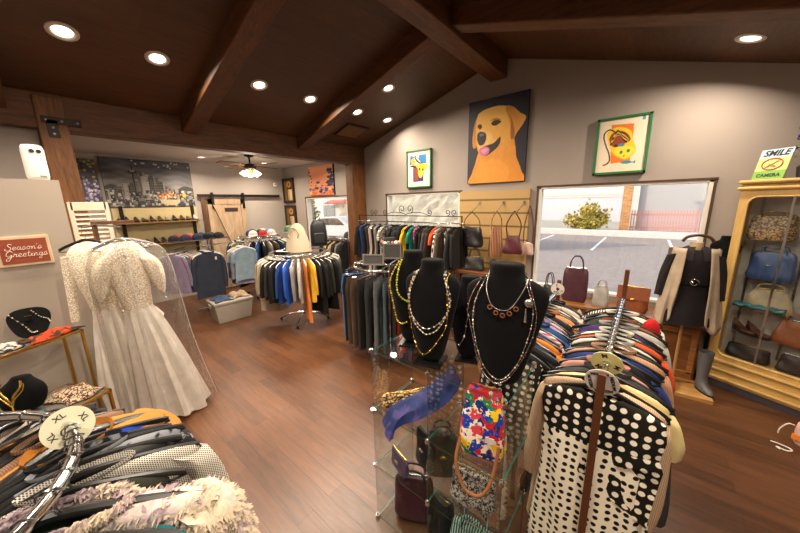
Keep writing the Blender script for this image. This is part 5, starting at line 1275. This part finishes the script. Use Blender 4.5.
def script(word, x0, z0, s, par):
    m = MB(); x = x0
    for ch in word:
        st, adv = STROKE[ch]
        for k in st: m.tube([(x+p.x*s+.18*p.y*s, -.0205, z0+p.y*s) for p in catmull([(a, b, 0) for a, b in k], 5)], .0018 if ch in 'SG' else .0014, 6)
        x += adv*s
    m.build('lettering', plain('white paint', '#eadfce', .6, var=0), par)
script("Season's", -.105, .012, .048, t); script('Greetings', -.112, -.048, .050, t)
SHUT = plain('cream painted wood', '#d6c8b2', .5, var=.05)
t = empty('louvred_shutter', (-4.27, .40, 0), R(90), 'tall cream louvred shutter door standing behind the wedding gowns', 'shutter')
m = MB()
for x in (-.125, .125): m.box((x, 0, 1.04), (.035, .032, 2.06))
for z in (.06, 1.0, 2.03): m.box((0, 0, z), (.25, .032, .08))
m.build('frame', SHUT, t, bev=.003, smooth=False)
m = MB()
for k in range(42):
    z = .13+k*.0445
    if abs(z-1.0) > .06 and z < 1.97: m.box((0, 0, z), (.216, .034, .007), (R(38), 0, 0))
m.build('louvres', SHUT, t, smooth=False)
t = empty('gown_stand', (-3.86, .37, 0), 0, 'brown wooden stand whose arm carries the wedding gowns', 'clothes rack')
WS = wood('stand wood', '#4a2c1a', '#7a4e2e', 'z', 1.0, .5)
MB().box((0, 0, .94), (.035, .035, 1.88)).build('post', WS, t, bev=.003, smooth=False); MB().tube([(0, 0, 1.865), (.42, .12, 1.85)], .008, 8).tube([(0, 0, 1.86), (.18, -.095, 1.85)], .008, 8).build('hook_rod', STEEL, t); MB().box((0, .13, 1.878), (.03, .3, .03)).build('arm', wood('arm wood', '#4a2c1a', '#7a4e2e', 'y', 1.0, .5), t, bev=.003, smooth=False)
MB().box((0, .1, .02), (.04, .4, .04)).box((.02, 0, .02), (.36, .04, .04)).build('base', WS, t, smooth=False)
IVORY = srgb('#cdb893'); PEARLW = srgb('#e6dfd5')
def gown_rows(rows, n=48, folds=11, seed=0):
    q = random.Random(seed); p, p2 = q.uniform(0, 6), q.uniform(0, 6)
    return [[((w+a*math.sin(folds*t_+p+z))*math.cos(t_)+ox, (d+a*math.sin(folds*t_+p+z)+.5*a*math.sin((folds+6)*t_+p2))*math.sin(t_), z+(.02*math.sin(4*t_+p) if z < .15 else 0)) for t_ in [2*PI*k/n for k in range(n)]] for z, w, d, a, ox in rows]
def gown(name, loc, rz, label, puff, hs=1.0, lean=.15, wd=1.0):
    t = empty(name, loc, rz, label, 'gown'); t.scale = (.88 if puff else .8, .95, .975)
    h = inst('hanger', HANGER, t, BLACKP, loc=(0, 0, 1.85), scale=(1.05, 1, 1)); inst('hook', HOOK, h)
    B_ = MB().loft(gown_rows([(1.765, .075, .04, 0, 0), (1.735, .125, .055, 0, 0), (1.68, .17, .075, 0, 0), (1.55, .17, .10, .002, 0), (1.38, .15, .10, .003, .01), (1.25, .125, .09, .003, .02), (1.13, .112, .08, .004, .03)], folds=5), True, False, False).build('bodice', F_LACE, t); B_.color = (*IVORY, 1)
    S_ = MB().loft(gown_rows([(1.16, .114, .082, .002, .03), (1.08, .135*wd, .10, .008, .03+.1*lean), (.95, .16*wd, .12, .014, .03+.25*lean), (.7, .20*wd, .15, .02, .03+.5*lean), (.4, .245*wd, .18, .025, .03+.75*lean), (.15, .285*hs, .2, .028, .03+.95*lean), (.03, .305*hs, .22, .03, .03+lean)], folds=9, seed=3), True, False, False).build('skirt', F_SATIN, t); S_.color = (*PEARLW, 1)
    for s in (-1, 1):
        if puff:
            rr = []
            for i in range(15):
                f = i/14; r_ = .03+.088*math.sin(PI*min(1, f*.93+.05))**.8; x = s*(.12+.10*f)+.01; z = 1.70-.16*f-.26*f*f
                rr.append([(x+r_*math.cos(2*PI*j/28)*(1+.06*math.sin(7*2*PI*j/28+i*.3))*.8, r_*.85*math.sin(2*PI*j/28)*(1+.06*math.sin(6*2*PI*j/28)), z+.055*s*-math.cos(2*PI*j/28)*(1-.5*f)) for j in range(28)])
            MB().loft(rr).build('puff_sleeve', F_LACE, t).color = (*IVORY, 1)
        else:
            rr = []
            for i in range(11):
                f = i/10; r_ = .05-.015*f; rr.append([(s*(.17+.05*f)+r_*math.cos(2*PI*j/16), r_*.6*math.sin(2*PI*j/16), 1.66-.58*f) for j in range(16)])
            MB().loft(rr).build('sleeve', F_LACE, t).color = (*IVORY, 1)
    if puff:
        m = MB()
        for k in range(3):
            rows = [[(.125+.015*k+.06*g+.04*f, -.06+.11*f+.02*math.sin(9*f+k), 1.12-.12*k-.12*g*(1-.3*f)) for f in [i/12 for i in range(13)]] for g in (0, .4, .8, 1.0)]
            m.loft(rows, False, False, False)
        m.build('ruffles', F_SATIN, t).color = (*PEARLW, 1)
        V_ = MB(); V_.loft([[(w_*x_, -.012-d_*math.sqrt(max(0, 1-(w_*x_/W_)**2)), z_) for x_ in [i/6-1 for i in range(13)]] for z_, w_, d_, W_ in ((1.765, .062, .05, .08), (1.72, .055, .062, .145), (1.65, .042, .082, .185), (1.57, .026, .10, .185), (1.49, .004, .104, .177))], False, False, False)
        o_ = V_.build('sheer_neckline', F_LACE, t); o_.color = (*srgb('#a8906c'), 1)
        m = MB(); q = random.Random(2)
        for k in range(60): a = q.uniform(-1, 1); m.ball((.13*a, -.088*math.sqrt(1-a*a)-.012, 1.3+.38*q.random()), .006, 6, 4)
        m.build('pearl_trim', PEARL, t)['kind'] = 'stuff'
    return t
gown('wedding_gown', (-3.48, .475, 0), R(80), 'white satin gown with puffed lace sleeves inside a clear bag', True)
gown('wedding_gown', (-3.70, .285, 0), R(78), 'plainer cream lace gown hanging behind the puffed sleeve gown', False, .62, .03, .85)
BAGM = bpy.data.materials.new('clear garment film'); BAGM.use_nodes = True; nt = BAGM.node_tree; nt.nodes.clear()
oo = nt.nodes.new('ShaderNodeOutputMaterial'); tr = node(nt, 'ShaderNodeBsdfTransparent', Color=(.95,.94,.93,1)); gl = node(nt, 'ShaderNodeBsdfGlossy', Roughness=.2)
bn = node(nt, 'ShaderNodeBump', Strength=1.0, Distance=.06); nn = noise(nt, coords(nt, (3, 3, 1)), 6, 3, .6, .7); nt.links.new(nn.outputs['Fac'], bn.inputs['Height']); nt.links.new(bn.outputs[0], gl.inputs['Normal'])
lw = node(nt, 'ShaderNodeLayerWeight', Blend=.3); ff = math_(nt, 'ADD', math_(nt, 'MULTIPLY', math_(nt, 'POWER', lw.outputs['Facing'], 1.5), .7), .11)
mx = nt.nodes.new('ShaderNodeMixShader'); nt.links.new(ff, mx.inputs[0]); nt.links.new(tr.outputs[0], mx.inputs[1]); nt.links.new(gl.outputs[0], mx.inputs[2]); nt.links.new(mx.outputs[0], oo.inputs[0])
t = empty('garment_bag', (-3.46, .475, 0), R(80), 'clear plastic garment bag drawn over the white wedding gown', 'garment bag'); t.scale = (.86, .95, .98)
MB().loft(gown_rows([(1.80, .03, .03, 0, 0), (1.77, .12, .10, .004, 0), (1.70, .26, .16, .006, .02), (1.55, .32, .19, .01, .03), (1.2, .34, .21, .014, .05), (.8, .35, .24, .016, .08), (.4, .385, .27, .02, .12), (.05, .42, .30, .024, .16)], folds=8, seed=8), True, False, False).build('film', BAGM, t)
for s in (-1, 1):
    MB().tube(catmull([(s*w_+ox_, 0, z_) for z_, w_, ox_ in ((1.79, .05, 0), (1.77, .125, 0), (1.70, .265, .02), (1.55, .325, .03), (1.2, .345, .05), (.8, .356, .08), (.4, .39, .12), (.05, .425, .16))], 6), .0035, 6).build('bright_rim_seam', plain('milky bright rim plastic', '#d8d0c4', .25), t)  # pale seam tubes added to draw the bright rim of the film
m = MB(); m.tube([(.02+.1*f*f, -.14-.14*f, 1.74-1.66*f) for f in [i/24 for i in range(25)]], .004, 6); m.build('zip', plain('white zip', '#d9d4cc', .4), t)

# ------------------------------------------------------------------ gold side tables with jewellery
GF = Vector((.24, -.45, 0)).normalized(); GN = Vector((-.88, -.47, 0)).normalized(); ga = math.atan2(GF.y, GF.x)
def gold_table(P, L, D, z, label, top):
    # origin at the right front corner; x along the front edge, y towards the wall
    t = empty('side_table', (P[0], P[1], 0), ga, label, 'side table'); m = MB(); y1 = -D
    for c, d in (((L/2, -.011, z-.012), (L, .022, .024)), ((L/2, y1+.011, z-.012), (L, .022, .024)), ((.011, y1/2, z-.012), (.022, D, .024)), ((L-.011, y1/2, z-.012), (.022, D, .024))): m.box(c, d)
    m.build('rim', BRASS, t, bev=.002, smooth=False); MB().box((L/2, y1/2, z-.008), (L-.04, D-.04, .008)).build('top', top, t, smooth=False)
    for x in (.011, L-.011):
        for y in (-.011, y1+.011): MB().box((x, y, (z-.024)/2), (.018, .018, z-.024)).build('leg', BRASS, t, smooth=False)
    return t
MIRT = plain('mirrored table glass', '#8f8a86', .12, .6)
gold_table((-3.82, .15), .62, .26, .95, 'upper gold framed side table against the partition', MIRT)
gold_table((-3.27, .20), .62, .46, .55, 'lower gold framed side table in front of the tall one', MIRT)
def gt(P, x, y): return (P[0]+GF.x*x-GF.y*-1*0+(-GF.y*y if False else 0)+GF.x*0+(-math.sin(ga))*y, P[1]+GF.y*x+math.cos(ga)*y)
U_ = (-3.82, .15); D_ = (-3.27, .20)
x, y = gt(U_, .24, -.16)
LOWP = [(.0, .06, .03), (.02, .09, .045), (.07, .115, .055), (.13, .12, .055), (.17, .10, .05), (.2, .06, .042), (.22, .045, .04), (.235, .042, .038)]
def low_bust(loc, rz, tilt, label, prof=LOWP, s=1.0):
    t = empty('necklace_bust', loc, rz, label, 'jewellery bust'); t.scale = (s, s, s); M = Matrix.Rotation(tilt, 4, 'X')
    MB().loft([[(w*math.cos(2*PI*k/28), d*math.sin(2*PI*k/28), z) for k in range(28)] for z, w, d in prof]).tf(M).build('torso', VELVET, t, sub=1); return t
ax = (x, y)
t = empty('necklace_bust', (x, y, .95), R(85), 'flat black velvet necklace easel on the upper gold table', 'jewellery bust')
M = Matrix.Translation((0, 0, .03)) @ Matrix.Rotation(R(-24), 4, 'X')
MB().loft([[(x_*(.95), y_, z_) for x_, z_ in smooth([(-.06, 0), (.06, 0), (.115, .10), (.12, .19), (.06, .235), (-.06, .235), (-.12, .19), (-.115, .10)], 4)] for y_ in (-.012, .012)]).tf(M).build('panel', VELVET, t)
MB().bar((0, .02, .2), (0, .13, .0), .04, .008).build('easel_leg', BLACKP, t, smooth=False)
EX = (x, y)
def easel_chain(ctrl, label, mt, r):
    t2 = empty('necklace', (EX[0], EX[1], .95), R(85), label, 'necklace'); pts = [M @ Vector((a, -.018, b)) for a, b in [(p.x, p.y) for p in catmull([(a, b, 0) for a, b in ctrl], 7)]]
    MB().tube(pts, .0016, 6).build('chain', SILVCH, t2)
    me = MB().ball((0, 0, 0), r, 8, 5).mesh('bead', mt)
    for p in pts[::2]: inst('bead', me, t2, loc=p)
easel_chain([(-.10, .2), (-.03, .09), (.0, .03), (.03, .03)], 'pearl strand across the black easel on the upper gold table', PEARL, .006)
easel_chain([(.02, .21), (.06, .15), (.10, .12), (.11, .09)], 'short pearl strand at the right of the black easel', PEARL, .0055)
def cloth_heap(name, loc, rz, sx, sy, h, label, mat, col, seed, cat='scarf', mats=None):
    t = empty(name, loc, rz, label, cat); q = random.Random(seed); ph = [q.uniform(0, 6) for _ in range(6)]; rows = []
    for i in range(21):
        f = i/20; rows.append([])
        for j in range(17):
            g = j/16; e = math.sin(PI*f)**.5*math.sin(PI*g)**.5
            z = .006+h*e*(.55+.3*math.sin(9*f+ph[0]+3*g)+.22*math.sin(13*g+ph[1]+5*f)); rows[-1].append((sx*(f-.5)*(1+.12*math.sin(6*g+ph[2])), sy*(g-.5)*(1+.15*math.sin(7*f+ph[3])), max(.004, z)))
    o = MB().loft(rows, False, False, False).build('cloth', mat, t); o.color = (*srgb(col), 1); mo = o.modifiers.new('thick', 'SOLIDIFY'); mo.thickness = .005; mo.offset = 1; return t
TART = fabric('red and orange tartan', 'blotch', srgb('#3a2a1c'), .85, .7)
x, y = gt(U_, .15, -.10); cloth_heap('scarf', (x, y, .952), ga+.1, .34, .17, .06, 'red orange checked scarf heaped on the upper gold table', TART, '#c23f1e', 3)
x, y = gt(U_, .45, -.14); cloth_heap('scarf', (x, y, .952), ga, .24, .17, .05, 'grey white patterned scarf at the left of the upper gold table', F_BLOTCH, '#b9b0a8', 5)
x, y = gt(D_, .34, -.33); B2 = low_bust((x, y, .552), R(62), R(-12), 'black velvet bust with gold pendant under the upper gold table', s=1.15)
t = empty('necklace', (x, y, .552), R(62), 'gold necklace with a yellow drop on the lower table bust', 'necklace'); pts = catmull([(-.06, -.05, .24), (-.065, -.075, .2), (-.02, -.10, .15), (.01, -.10, .10), (.03, -.1, .15), (.065, -.07, .2), (.06, -.045, .24)], 6)
MB().tube(pts, .004, 6).build('chain', GOLDCH, t); MB().tube([(.01, -.10, .10), (.012, -.104, .055)], .004, 6).ball((.012, -.106, .045), .012, 8, 6).build('pendant', plain('yellow drop', '#d9a520', .3), t)
MB().tube([(p.x*.8, p.y*.9, p.z+.02) for p in pts], .007, 6).build('collar_chain', GOLDCH, t)
x, y = gt(D_, .12, -.2); cloth_heap('folded_shawl', (x, y, .552), ga, .24, .3, .06, 'cream and brown patterned shawl on the lower gold table', fabric('brown patterned cloth', 'leopard', srgb('#b8a488'), scale=.9), '#4a2c22', 8, 'shawl')
x, y = gt(D_, .45, -.12); cloth_heap('scarf', (x, y, .552), ga, .26, .2, .05, 'teal and violet scarf at the near end of the lower gold table', F_BLOTCH, '#2f6f7a', 9)

# ------------------------------------------------------------------ back room
bdw = wood('pale barn door wood', '#94795e', '#c6ab8a', 'z', .8, .6)
d = struct(MB().box((-7.955, 3.11, 1.1), (.04, .86, 2.16)).build('door_1', bdw, smooth=False))
for y in (2.74, 3.48): MB().box((-7.93, y, 1.1), (.02, .11, 2.16)).build('stile', bdw, d, smooth=False)
for z in (.08, 2.12): MB().box((-7.93, 3.11, z), (.02, .86, .12)).build('cross_rail', bdw, d, smooth=False)
MB().bar((-7.93, 2.8, 2.05), (-7.93, 3.42, .15), .02, .10, up=(1, 0, 0)).build('brace', bdw, d, smooth=False)
MB().box((-7.93, 3.2, 1.93), (.012, .30, .09)).build('name_plate', plain('dark plate', '#2a2322', .5), d, smooth=False)
struct(MB().box((-7.96, 2.62, 1.1), (.03, .09, 2.2)).build('trim_door', wood('dark jamb wood', '#3a2415', '#6a4426', 'z'), smooth=False))
t = empty('sliding_door_track', (-7.93, 3.5, 2.26), 0, 'dark iron sliding track above the pale barn door', 'door track')
MB().box((0, 0, 0), (.02, 1.98, .06)).build('rail', DARKM, t, smooth=False)
for y in (-.70, .0): 
    w_ = MB().lathe([(.001, -.012), (.035, -.01), (.035, .01), (.001, .01)], 18).tf(Matrix.Translation((.02, y, .04)) @ Matrix.Rotation(PI/2, 4, 'Y')).build('roller', DARKM, t); MB().box((.03, y, -.12), (.01, .05, .36)).build('strap', DARKM, w_, smooth=False)
t = empty('wall_sensor', (-8.0, 4.42, 2.56), 0, 'small white sensor on the back room wall near the corner', 'sensor'); MB().box((.02, 0, 0), (.04, .09, .1)).build('case', WHITEP, t, bev=.01); MB().ball((.042, 0, .01), .018, 10, 6).build('lens', plain('grey plastic', '', .5), t)
t = empty('ceiling_fan', (-6.3, 3.0, 3.0), R(15), 'bronze ceiling fan with a cluster of lit glass shades', 'ceiling fan')
MB().lathe([(.09, 0), (.085, -.03), (.03, -.05), (.015, -.06), (.015, -.16), (.1, -.18), (.12, -.23), (.1, -.27), (.05, -.29)], 22).build('motor', DARKM, t)
for k in range(4):
    a = PI/2*k; b_ = MB(); b_.box((.42, 0, -.2), (.5, .14, .012), (R(8), 0, 0)); b_.box((.15, 0, -.21), (.14, .035, .01)); b_.tf(Matrix.Rotation(a, 4, 'Z')).build('blade', wood('fan blade wood', '#3a2415', '#6a4426', 'x'), t, bev=.003, smooth=False)
SHADE = plain('lit frosted glass', '#ffe6c4', .4, var=0, emis=3.0)
for k in range(5):
    a = 2*PI*k/5; o = MB().lathe([(.02, 0), (.035, -.03), (.055, -.075), (.062, -.10)], 16, cap1=False).tf(Matrix.Translation((.11*math.cos(a), .11*math.sin(a), -.30)) @ Matrix.Rotation(.55, 4, Vector((-math.sin(a), math.cos(a), 0)) * -1)).build('glass_shade', SHADE, t)
MB().lathe([(.05, -.28), (.03, -.33), (.012, -.4), (.02, -.42)], 14).build('light_hub', BRASS, t)
l = bpy.data.lights.new('fan bulb', 'POINT'); l.energy = 30; l.color = WARM; l.shadow_soft_size = .08; lo = bpy.data.objects.new('fan bulb', l); COL.objects.link(lo); lo.location = (-6.3, 3.0, 2.5)
t = empty('smoke_detector', (-5.45, .74, 3.0), 0, 'round white smoke detector on the back room ceiling', 'smoke detector'); MB().lathe([(.07, 0), (.068, -.02), (.05, -.032), (.002, -.034)], 22).build('case', WHITEP, t); MB().lathe([(.012, -.034), (.01, -.038), (.002, -.039)], 10).build('button', plain('grey plastic', '', .5), t)
# shoe wall
t = empty('shoe_shelf', (-7.9, 1.75, 0), 0, 'two tier wall shelf of dark shoes below the skyline canvas', 'shelf')
MB().box((-.06, 0, 1.45), (.02, 1.42, 1.12)).build('backboard', plain('pale yellow board', '#c4b182', .7, var=.05), t, smooth=False)
for z in (1.72, 1.28): MB().box((.08, 0, z), (.26, 1.46, .022)).build('board', wood('shelf wood', '#6b4a2a', '#a87f4c', 'y'), t, smooth=False)
for y in (-.58, .62): MB().box((-.035, y, 1.5), (.025, .06, 1.1)).build('upright', DARKM, t, smooth=False)
cols = ['#1b1818', '#2e231d', '#3b2a20', '#1d1b1f', '#4a3322', '#6a4a35', '#201d1c', '#8c8078', '#b9b2aa', '#3d2a24', '#171517']
for r_, (z, lv) in enumerate(((1.733, 'upper'), (1.293, 'lower'))):
    for i in range(11):
        shoe((-7.83, 1.10+i*.128, z), R(90+(i*37) % 14-7), i % 3, cols[(i*3+r_*2) % 11], '#14110f', f'{"dark" if cols[(i*3+r_*2) % 11] < "#4a" else "brown or grey"} shoe, {NTH[i]} from the left on the {lv} shelf of the shoe wall', s=1.0)
# four way rack with shirts facing the room
t = empty('four_way_rack', (-6.55, 2.15, 0), 0, 'chrome four way rack of shirts in the back room', 'clothes rack')
MB().tube([(0, 0, .05), (0, 0, 1.4)], .018, 10).build('pole', CHROME, t)
for y0, nm in ((-.17, 1), (.48, 1)): MB().tube([(0, 0, 1.28), (.0, y0, 1.28), (.42, y0, 1.27)], .012, 8).build('arm', CHROME, t)
MB().tube([(0, 0, 1.28), (-.05, -.4, 1.28), (.3, -.75, 1.27)], .012, 8).build('arm', CHROME, t)
MB().box((0, .15, .04), (.9, .05, .04)).box((0, .15, .04), (.05, 1.0, .04)).build('base', CHROME, t, smooth=False)
MB().box((0, -.2, 1.405), (.36, .9, .012)).build('top_shelf', CHROME, t, smooth=False)
for i, (c, kd) in enumerate((('#343a48 slate blue', 'shirt'), ('#4a4f5c grey blue', 'shirt'), ('#2c2a2e charcoal', 'jacket'), ('#6a5a60 mauve', 'shirt'), ('#3a4458 steel blue', 'shirt'))):
    h, n = split(c); garment(kd, h, F_PLAIN, (-6.16-i*.07, 1.98, 1.275), PI/2, f'{n} {kd}, {NTH[i]} from front, left facing arm of four way rack', seed=i, hanger='white', scale=1.25 if i == 0 else 1.1, tagged=True)
for i, (c, kd) in enumerate((('#8fa5b4 pale denim', 'blouse'), ('#a9a4b8 lilac', 'shirt'), ('#8a96a0 light grey blue', 'shirt'), ('#b8aeb0 pale pink grey', 'blouse'), ('#5b6a78 denim blue', 'shirt'))):
    h, n = split(c); garment(kd, h, F_PLAIN, (-6.16-i*.07, 2.63, 1.275), PI/2, f'{n} {kd}, {NTH[i]} from front, right facing arm of four way rack', seed=i, hanger='white', scale=1.1)
for i, (c, kd) in enumerate((('#9aa0b2 pale blue', 'shirt'), ('#6a3f4c burgundy', 'shirt'), ('#b08a86 dusty pink', 'blouse'), ('#56627a dark denim', 'shirt'), ('#8d7f98 lavender grey', 'shirt'))):
    h, n = split(c); garment(kd, h, F_PLAIN, (-6.58+.07*i, 1.72-.07*i, 1.275), R(55), f'{n} {kd}, {NTH[i]} along the angled arm of the four way rack', seed=i+2, hanger='white', scale=1.05)
def cap_mesh():
    a = MB().lathe([(.088, 0), (.09, .03), (.082, .07), (.058, .10), (.025, .115), (.002, .118)], 18, sy=1.1, cap0=False)
    b = MB(); pr = []
    for z in (0, .006): pr.append([(.085*math.cos(t_), -.07-.105*math.sin(t_), z+.012*math.cos(t_)**2) for t_ in [PI*k/12 for k in range(13)]])
    b.loft(pr); return a.mesh('cap_crown', F_PLAIN), b.mesh('cap_visor', F_PLAIN)
CAPC, CAPV = cap_mesh()
def cap(loc, rz, col, col2, label):
    t = empty('cap', loc, rz, label, 'cap'); inst('crown', CAPC, t, F_PLAIN, srgb(col)); inst('visor', CAPV, t, F_PLAIN, srgb(col2)); return t
for i, (y, x, c, c2, n) in enumerate(((1.57, -6.42, '#22252c', '#22252c', 'black'), (1.75, -6.44, '#3a2f4a', '#2a2438', 'dark plum'), (1.93, -6.42, '#26324a', '#1d2433', 'navy'), (2.11, -6.44, '#1f1f22', '#1f1f22', 'coal black'), (2.29, -6.42, '#2f2a28', '#4a3a30', 'dark brown'))):
    cap((x, y, 1.412), R(80+i*9), c, c2, f'{n} cap, {NTH[i]} from left, front row on the four way rack')
for i, (y, c, n) in enumerate(((1.66, '#a33a2a', 'rust red'), (1.86, '#c05a3a', 'orange red'), (2.06, '#2b3352', 'navy blue'), (2.22, '#3a3a3e', 'dark grey'))):
    cap((-6.63, y, 1.412), R(95-i*7), c, c, f'{n} cap, {NTH[i]} from left, rear row on the four way rack')
t = empty('storage_tub', (-5.72, 2.08, 0), R(86), 'grey plastic storage tub on the floor in front of the shirts', 'storage tub')
TUB = plain('grey translucent plastic', '#9a9388', .45, var=.05)
m = MB()
m.loft([[(sx_*(w/2)*1.0, sy_*(d_/2), z) for sx_, sy_ in ((-1, -1), (1, -1), (1, 1), (-1, 1))] for z, w, d_ in ((0, .54, .34), (.30, .62, .42), (.36, .62, .42), (.36, .60, .40), (.06, .53, .33))], True, True, True); m.build('tub', TUB, t, bev=.015)
m = MB(); m.loft([[(sx_*(w/2), sy_*(d_/2), z) for sx_, sy_ in ((-1, -1), (1, -1), (1, 1), (-1, 1))] for z, w, d_ in ((.33, .65, .45), (.375, .65, .45), (.38, .6, .4))]); m.build('rim', TUB, t, bev=.008)
for x in (-.335, .335): MB().box((x, 0, .3), (.02, .14, .06)).build('handle', TUB, t, bev=.006)
cloth_heap('folded_jeans', (-5.70, 1.93, .385), R(86), .28, .3, .09, 'folded blue jeans on the left of the storage tub', F_PLAIN, '#3b4a66', 4, 'jeans')
cloth_heap('folded_jumper', (-5.72, 2.23, .385), R(86), .28, .3, .12, 'folded beige jumper on the right of the storage tub', F_KNIT, '#b09a80', 6, 'jumper')
# second round rack with caps
QC = (-6.72, 3.22); round_rack((*QC, 0), .42, 1.33, 'chrome round rack under white and blue caps before the barn door', base=.4)
c2 = ['#20242c black', '#2f3a4a dark slate', '#3d4f66 steel blue', '#1c1c1f coal', '#7a7a3c olive yellow', '#26404a petrol', '#b09a86 sand', '#2a2622 brown black', '#31518a mid blue', '#1a1b1e jet', '#8c8478 warm grey', '#44362c brown', '#23304a navy', '#5a6a52 sage', '#c9bfae cream', '#1f2020 soot', '#a02a3a crimson', '#30363c graphite']
for i, c in enumerate(c2):
    a = R(-140+i*13.5); h, n = split(c)
    garment(('jacket', 'shirt', 'coat')[i % 3], h, F_PLAIN, (QC[0]+.42*math.cos(a), QC[1]+.42*math.sin(a), 1.33), a, f'{n} {("jacket", "shirt", "coat")[i % 3]}, {NTH[i]} from the left on the capped round rack', seed=i, hanger='white', scale=1.0)
MB_ = empty('round_tray', (*QC, 1.36), 0, 'clear round tray of caps on top of the far round rack', 'tray'); MB().lathe([(.002, 0), (.40, 0), (.41, .012), (.40, .016), (.002, .006)], 32).build('plate', CLEARP, MB_)
for i, (dx_, dy_, c, n) in enumerate(((.2, -.22, '#d9d4cc', 'white'), (.24, -.02, '#b83228', 'bright red'), (.22, .18, '#d2cec8', 'off white'), (.02, -.2, '#1f3f78', 'royal blue'), (.02, .02, '#1d232e', 'midnight'), (.02, .22, '#2f7fc0', 'sky blue'), (-.18, -.05, '#20242c', 'black'), (-.16, .17, '#c9c4bc', 'pale grey'))):
    cap((QC[0]+dx_, QC[1]+dy_, 1.375), R(60+i*11), c, c, f'{n} cap on the tray of the far round rack')
# display pieces on the middle round rack
t = empty('display_post', (-4.56, 2.84, 1.22), 0, 'chrome display post rising from the middle round rack', 'display post'); MB().tube([(0, 0, .0), (0, 0, .42)], .012, 8).build('pole', CHROME, t); MB().lathe([(.08, 0), (.08, .01), (.014, .02)], 16).build('base', CHROME, t)
t = empty('cream_poncho', (-4.52, 2.82, 1.24), R(20), 'cream hooded poncho draped over the middle round rack post', 'poncho')
MB().loft([[((r_+.012*math.sin(5*a+z*8))*math.cos(a), (r_*.8+.012*math.sin(5*a+2))*math.sin(a), z) for a in [2*PI*k/28 for k in range(28)]] for z, r_ in ((0, .22), (.1, .205), (.22, .175), (.32, .14), (.4, .105), (.45, .06), (.47, .01))], True, False, True).build('body', F_KNIT, t).color = (*srgb('#cdbda4'), 1)
MB().tube([(.1*math.cos(2*PI*k/20), -.115-.0*k, .3+.1*math.sin(2*PI*k/20)) for k in range(20)], .012, 8, closed=True).build('hood_edge', F_KNIT, t).color = (*srgb('#b9a88e'), 1)
t = empty('green_hat', (-4.72, 2.82, 1.55), R(10), 'soft green brimmed hat behind the top of the cream poncho', 'hat'); MB().lathe([(.17, 0), (.175, .006), (.1, .02), (.095, .09), (.06, .12), (.002, .125)], 22).build('crown', F_PLAIN, t).color = (*srgb('#5f7f62'), 1)
MB().tube([(.098*math.cos(2*PI*k/24), .098*math.sin(2*PI*k/24), .035) for k in range(24)], .008, 6, closed=True).build('hat_band', F_PLAIN, t).color = (*srgb('#3c5a44'), 1)
MB().tube([(0, 0, -.31), (0, 0, .05)], .01, 8).build('stand', CHROME, t)
t = empty('backpack', (-4.72, 3.38, 1.25), R(60), 'black backpack standing beside the cream poncho on the round rack', 'backpack')
MB().loft([[(.15*s*math.copysign(abs(math.cos(a))**.5, math.cos(a)), .085*s*math.copysign(abs(math.sin(a))**.6, math.sin(a)), z) for a in [2*PI*k/28 for k in range(28)]] for z, s in ((0, .9), (.05, 1), (.25, 1), (.38, .92), (.45, .7), (.48, .35))]).build('body', F_LEATHER, t).color = (*srgb('#1c1d20'), 1)
MB().box((0, -.095, .15), (.2, .04, .2)).build('front_pocket', F_LEATHER, t, bev=.02).color = (*srgb('#232428'), 1)
MB().tube(catmull([(-.04, 0, .47), (-.03, 0, .53), (.03, 0, .53), (.04, 0, .47)], 4), .008, 8).build('grab_handle', BLACKP, t)
for x in (-.09, .09): MB().tube(catmull([(x, .08, .42), (x*1.1, .13, .3), (x, .09, .06)], 5), .014, 8, flat=.5).build('shoulder_strap', BLACKP, t)
# coats along the gable wall of the back room
t = empty('coat_rail', (-5.3, 4.3, 0), 0, 'straight chrome rail of coats below the far window', 'clothes rack'); MB().tube([(-.42, 0, 1.26), (.36, 0, 1.26)], .012, 10).build('rail', CHROME, t)
for x in (-.4, .34): MB().tube([(x, 0, .03), (x, 0, 1.27)], .014, 8).build('post', CHROME, t); MB().bar((x, -.2, .02), (x, .2, .02), .03, .03).build('foot', CHROME, t, smooth=False)
for i, c in enumerate(('#23252a black', '#2c3a52 dark blue', '#c2a24a mustard', '#1d1c1c coal', '#b5a184 camel', '#2f2b28 dark brown', '#1b1c1f jet', '#8e8069 khaki', '#33363a charcoal', '#1e1d1d soot')):
    h, n = split(c); garment('coat', h, F_PLAIN, (-5.66+i*.072, 4.3, 1.26), PI/2, f'{n} coat, {NTH[i]} from the left on the rail below the far window', seed=i, hanger='black', scale=.98)
t = empty('wire_grid_panel', (-5.13, 4.63, 0), 0, 'white wire grid panel beside the right timber post', 'display panel'); m = MB()
for k in range(18): m.tube([(-.09, 0, .75+k*.08), (.09, 0, .75+k*.08)], .006, 6)
m.build('cross_wires', WHITEP, t); m = MB()
for x in (-.09, 0, .09): m.tube([(x, .008, 0), (x, .008, 2.16)], .006, 6)
m.build('upright_wires', WHITEP, t)
for k in range(9): MB().box((0, -.02, .9+.14*k), (.15, .02, .05)).build('label_holder', WHITEP, t, smooth=False)
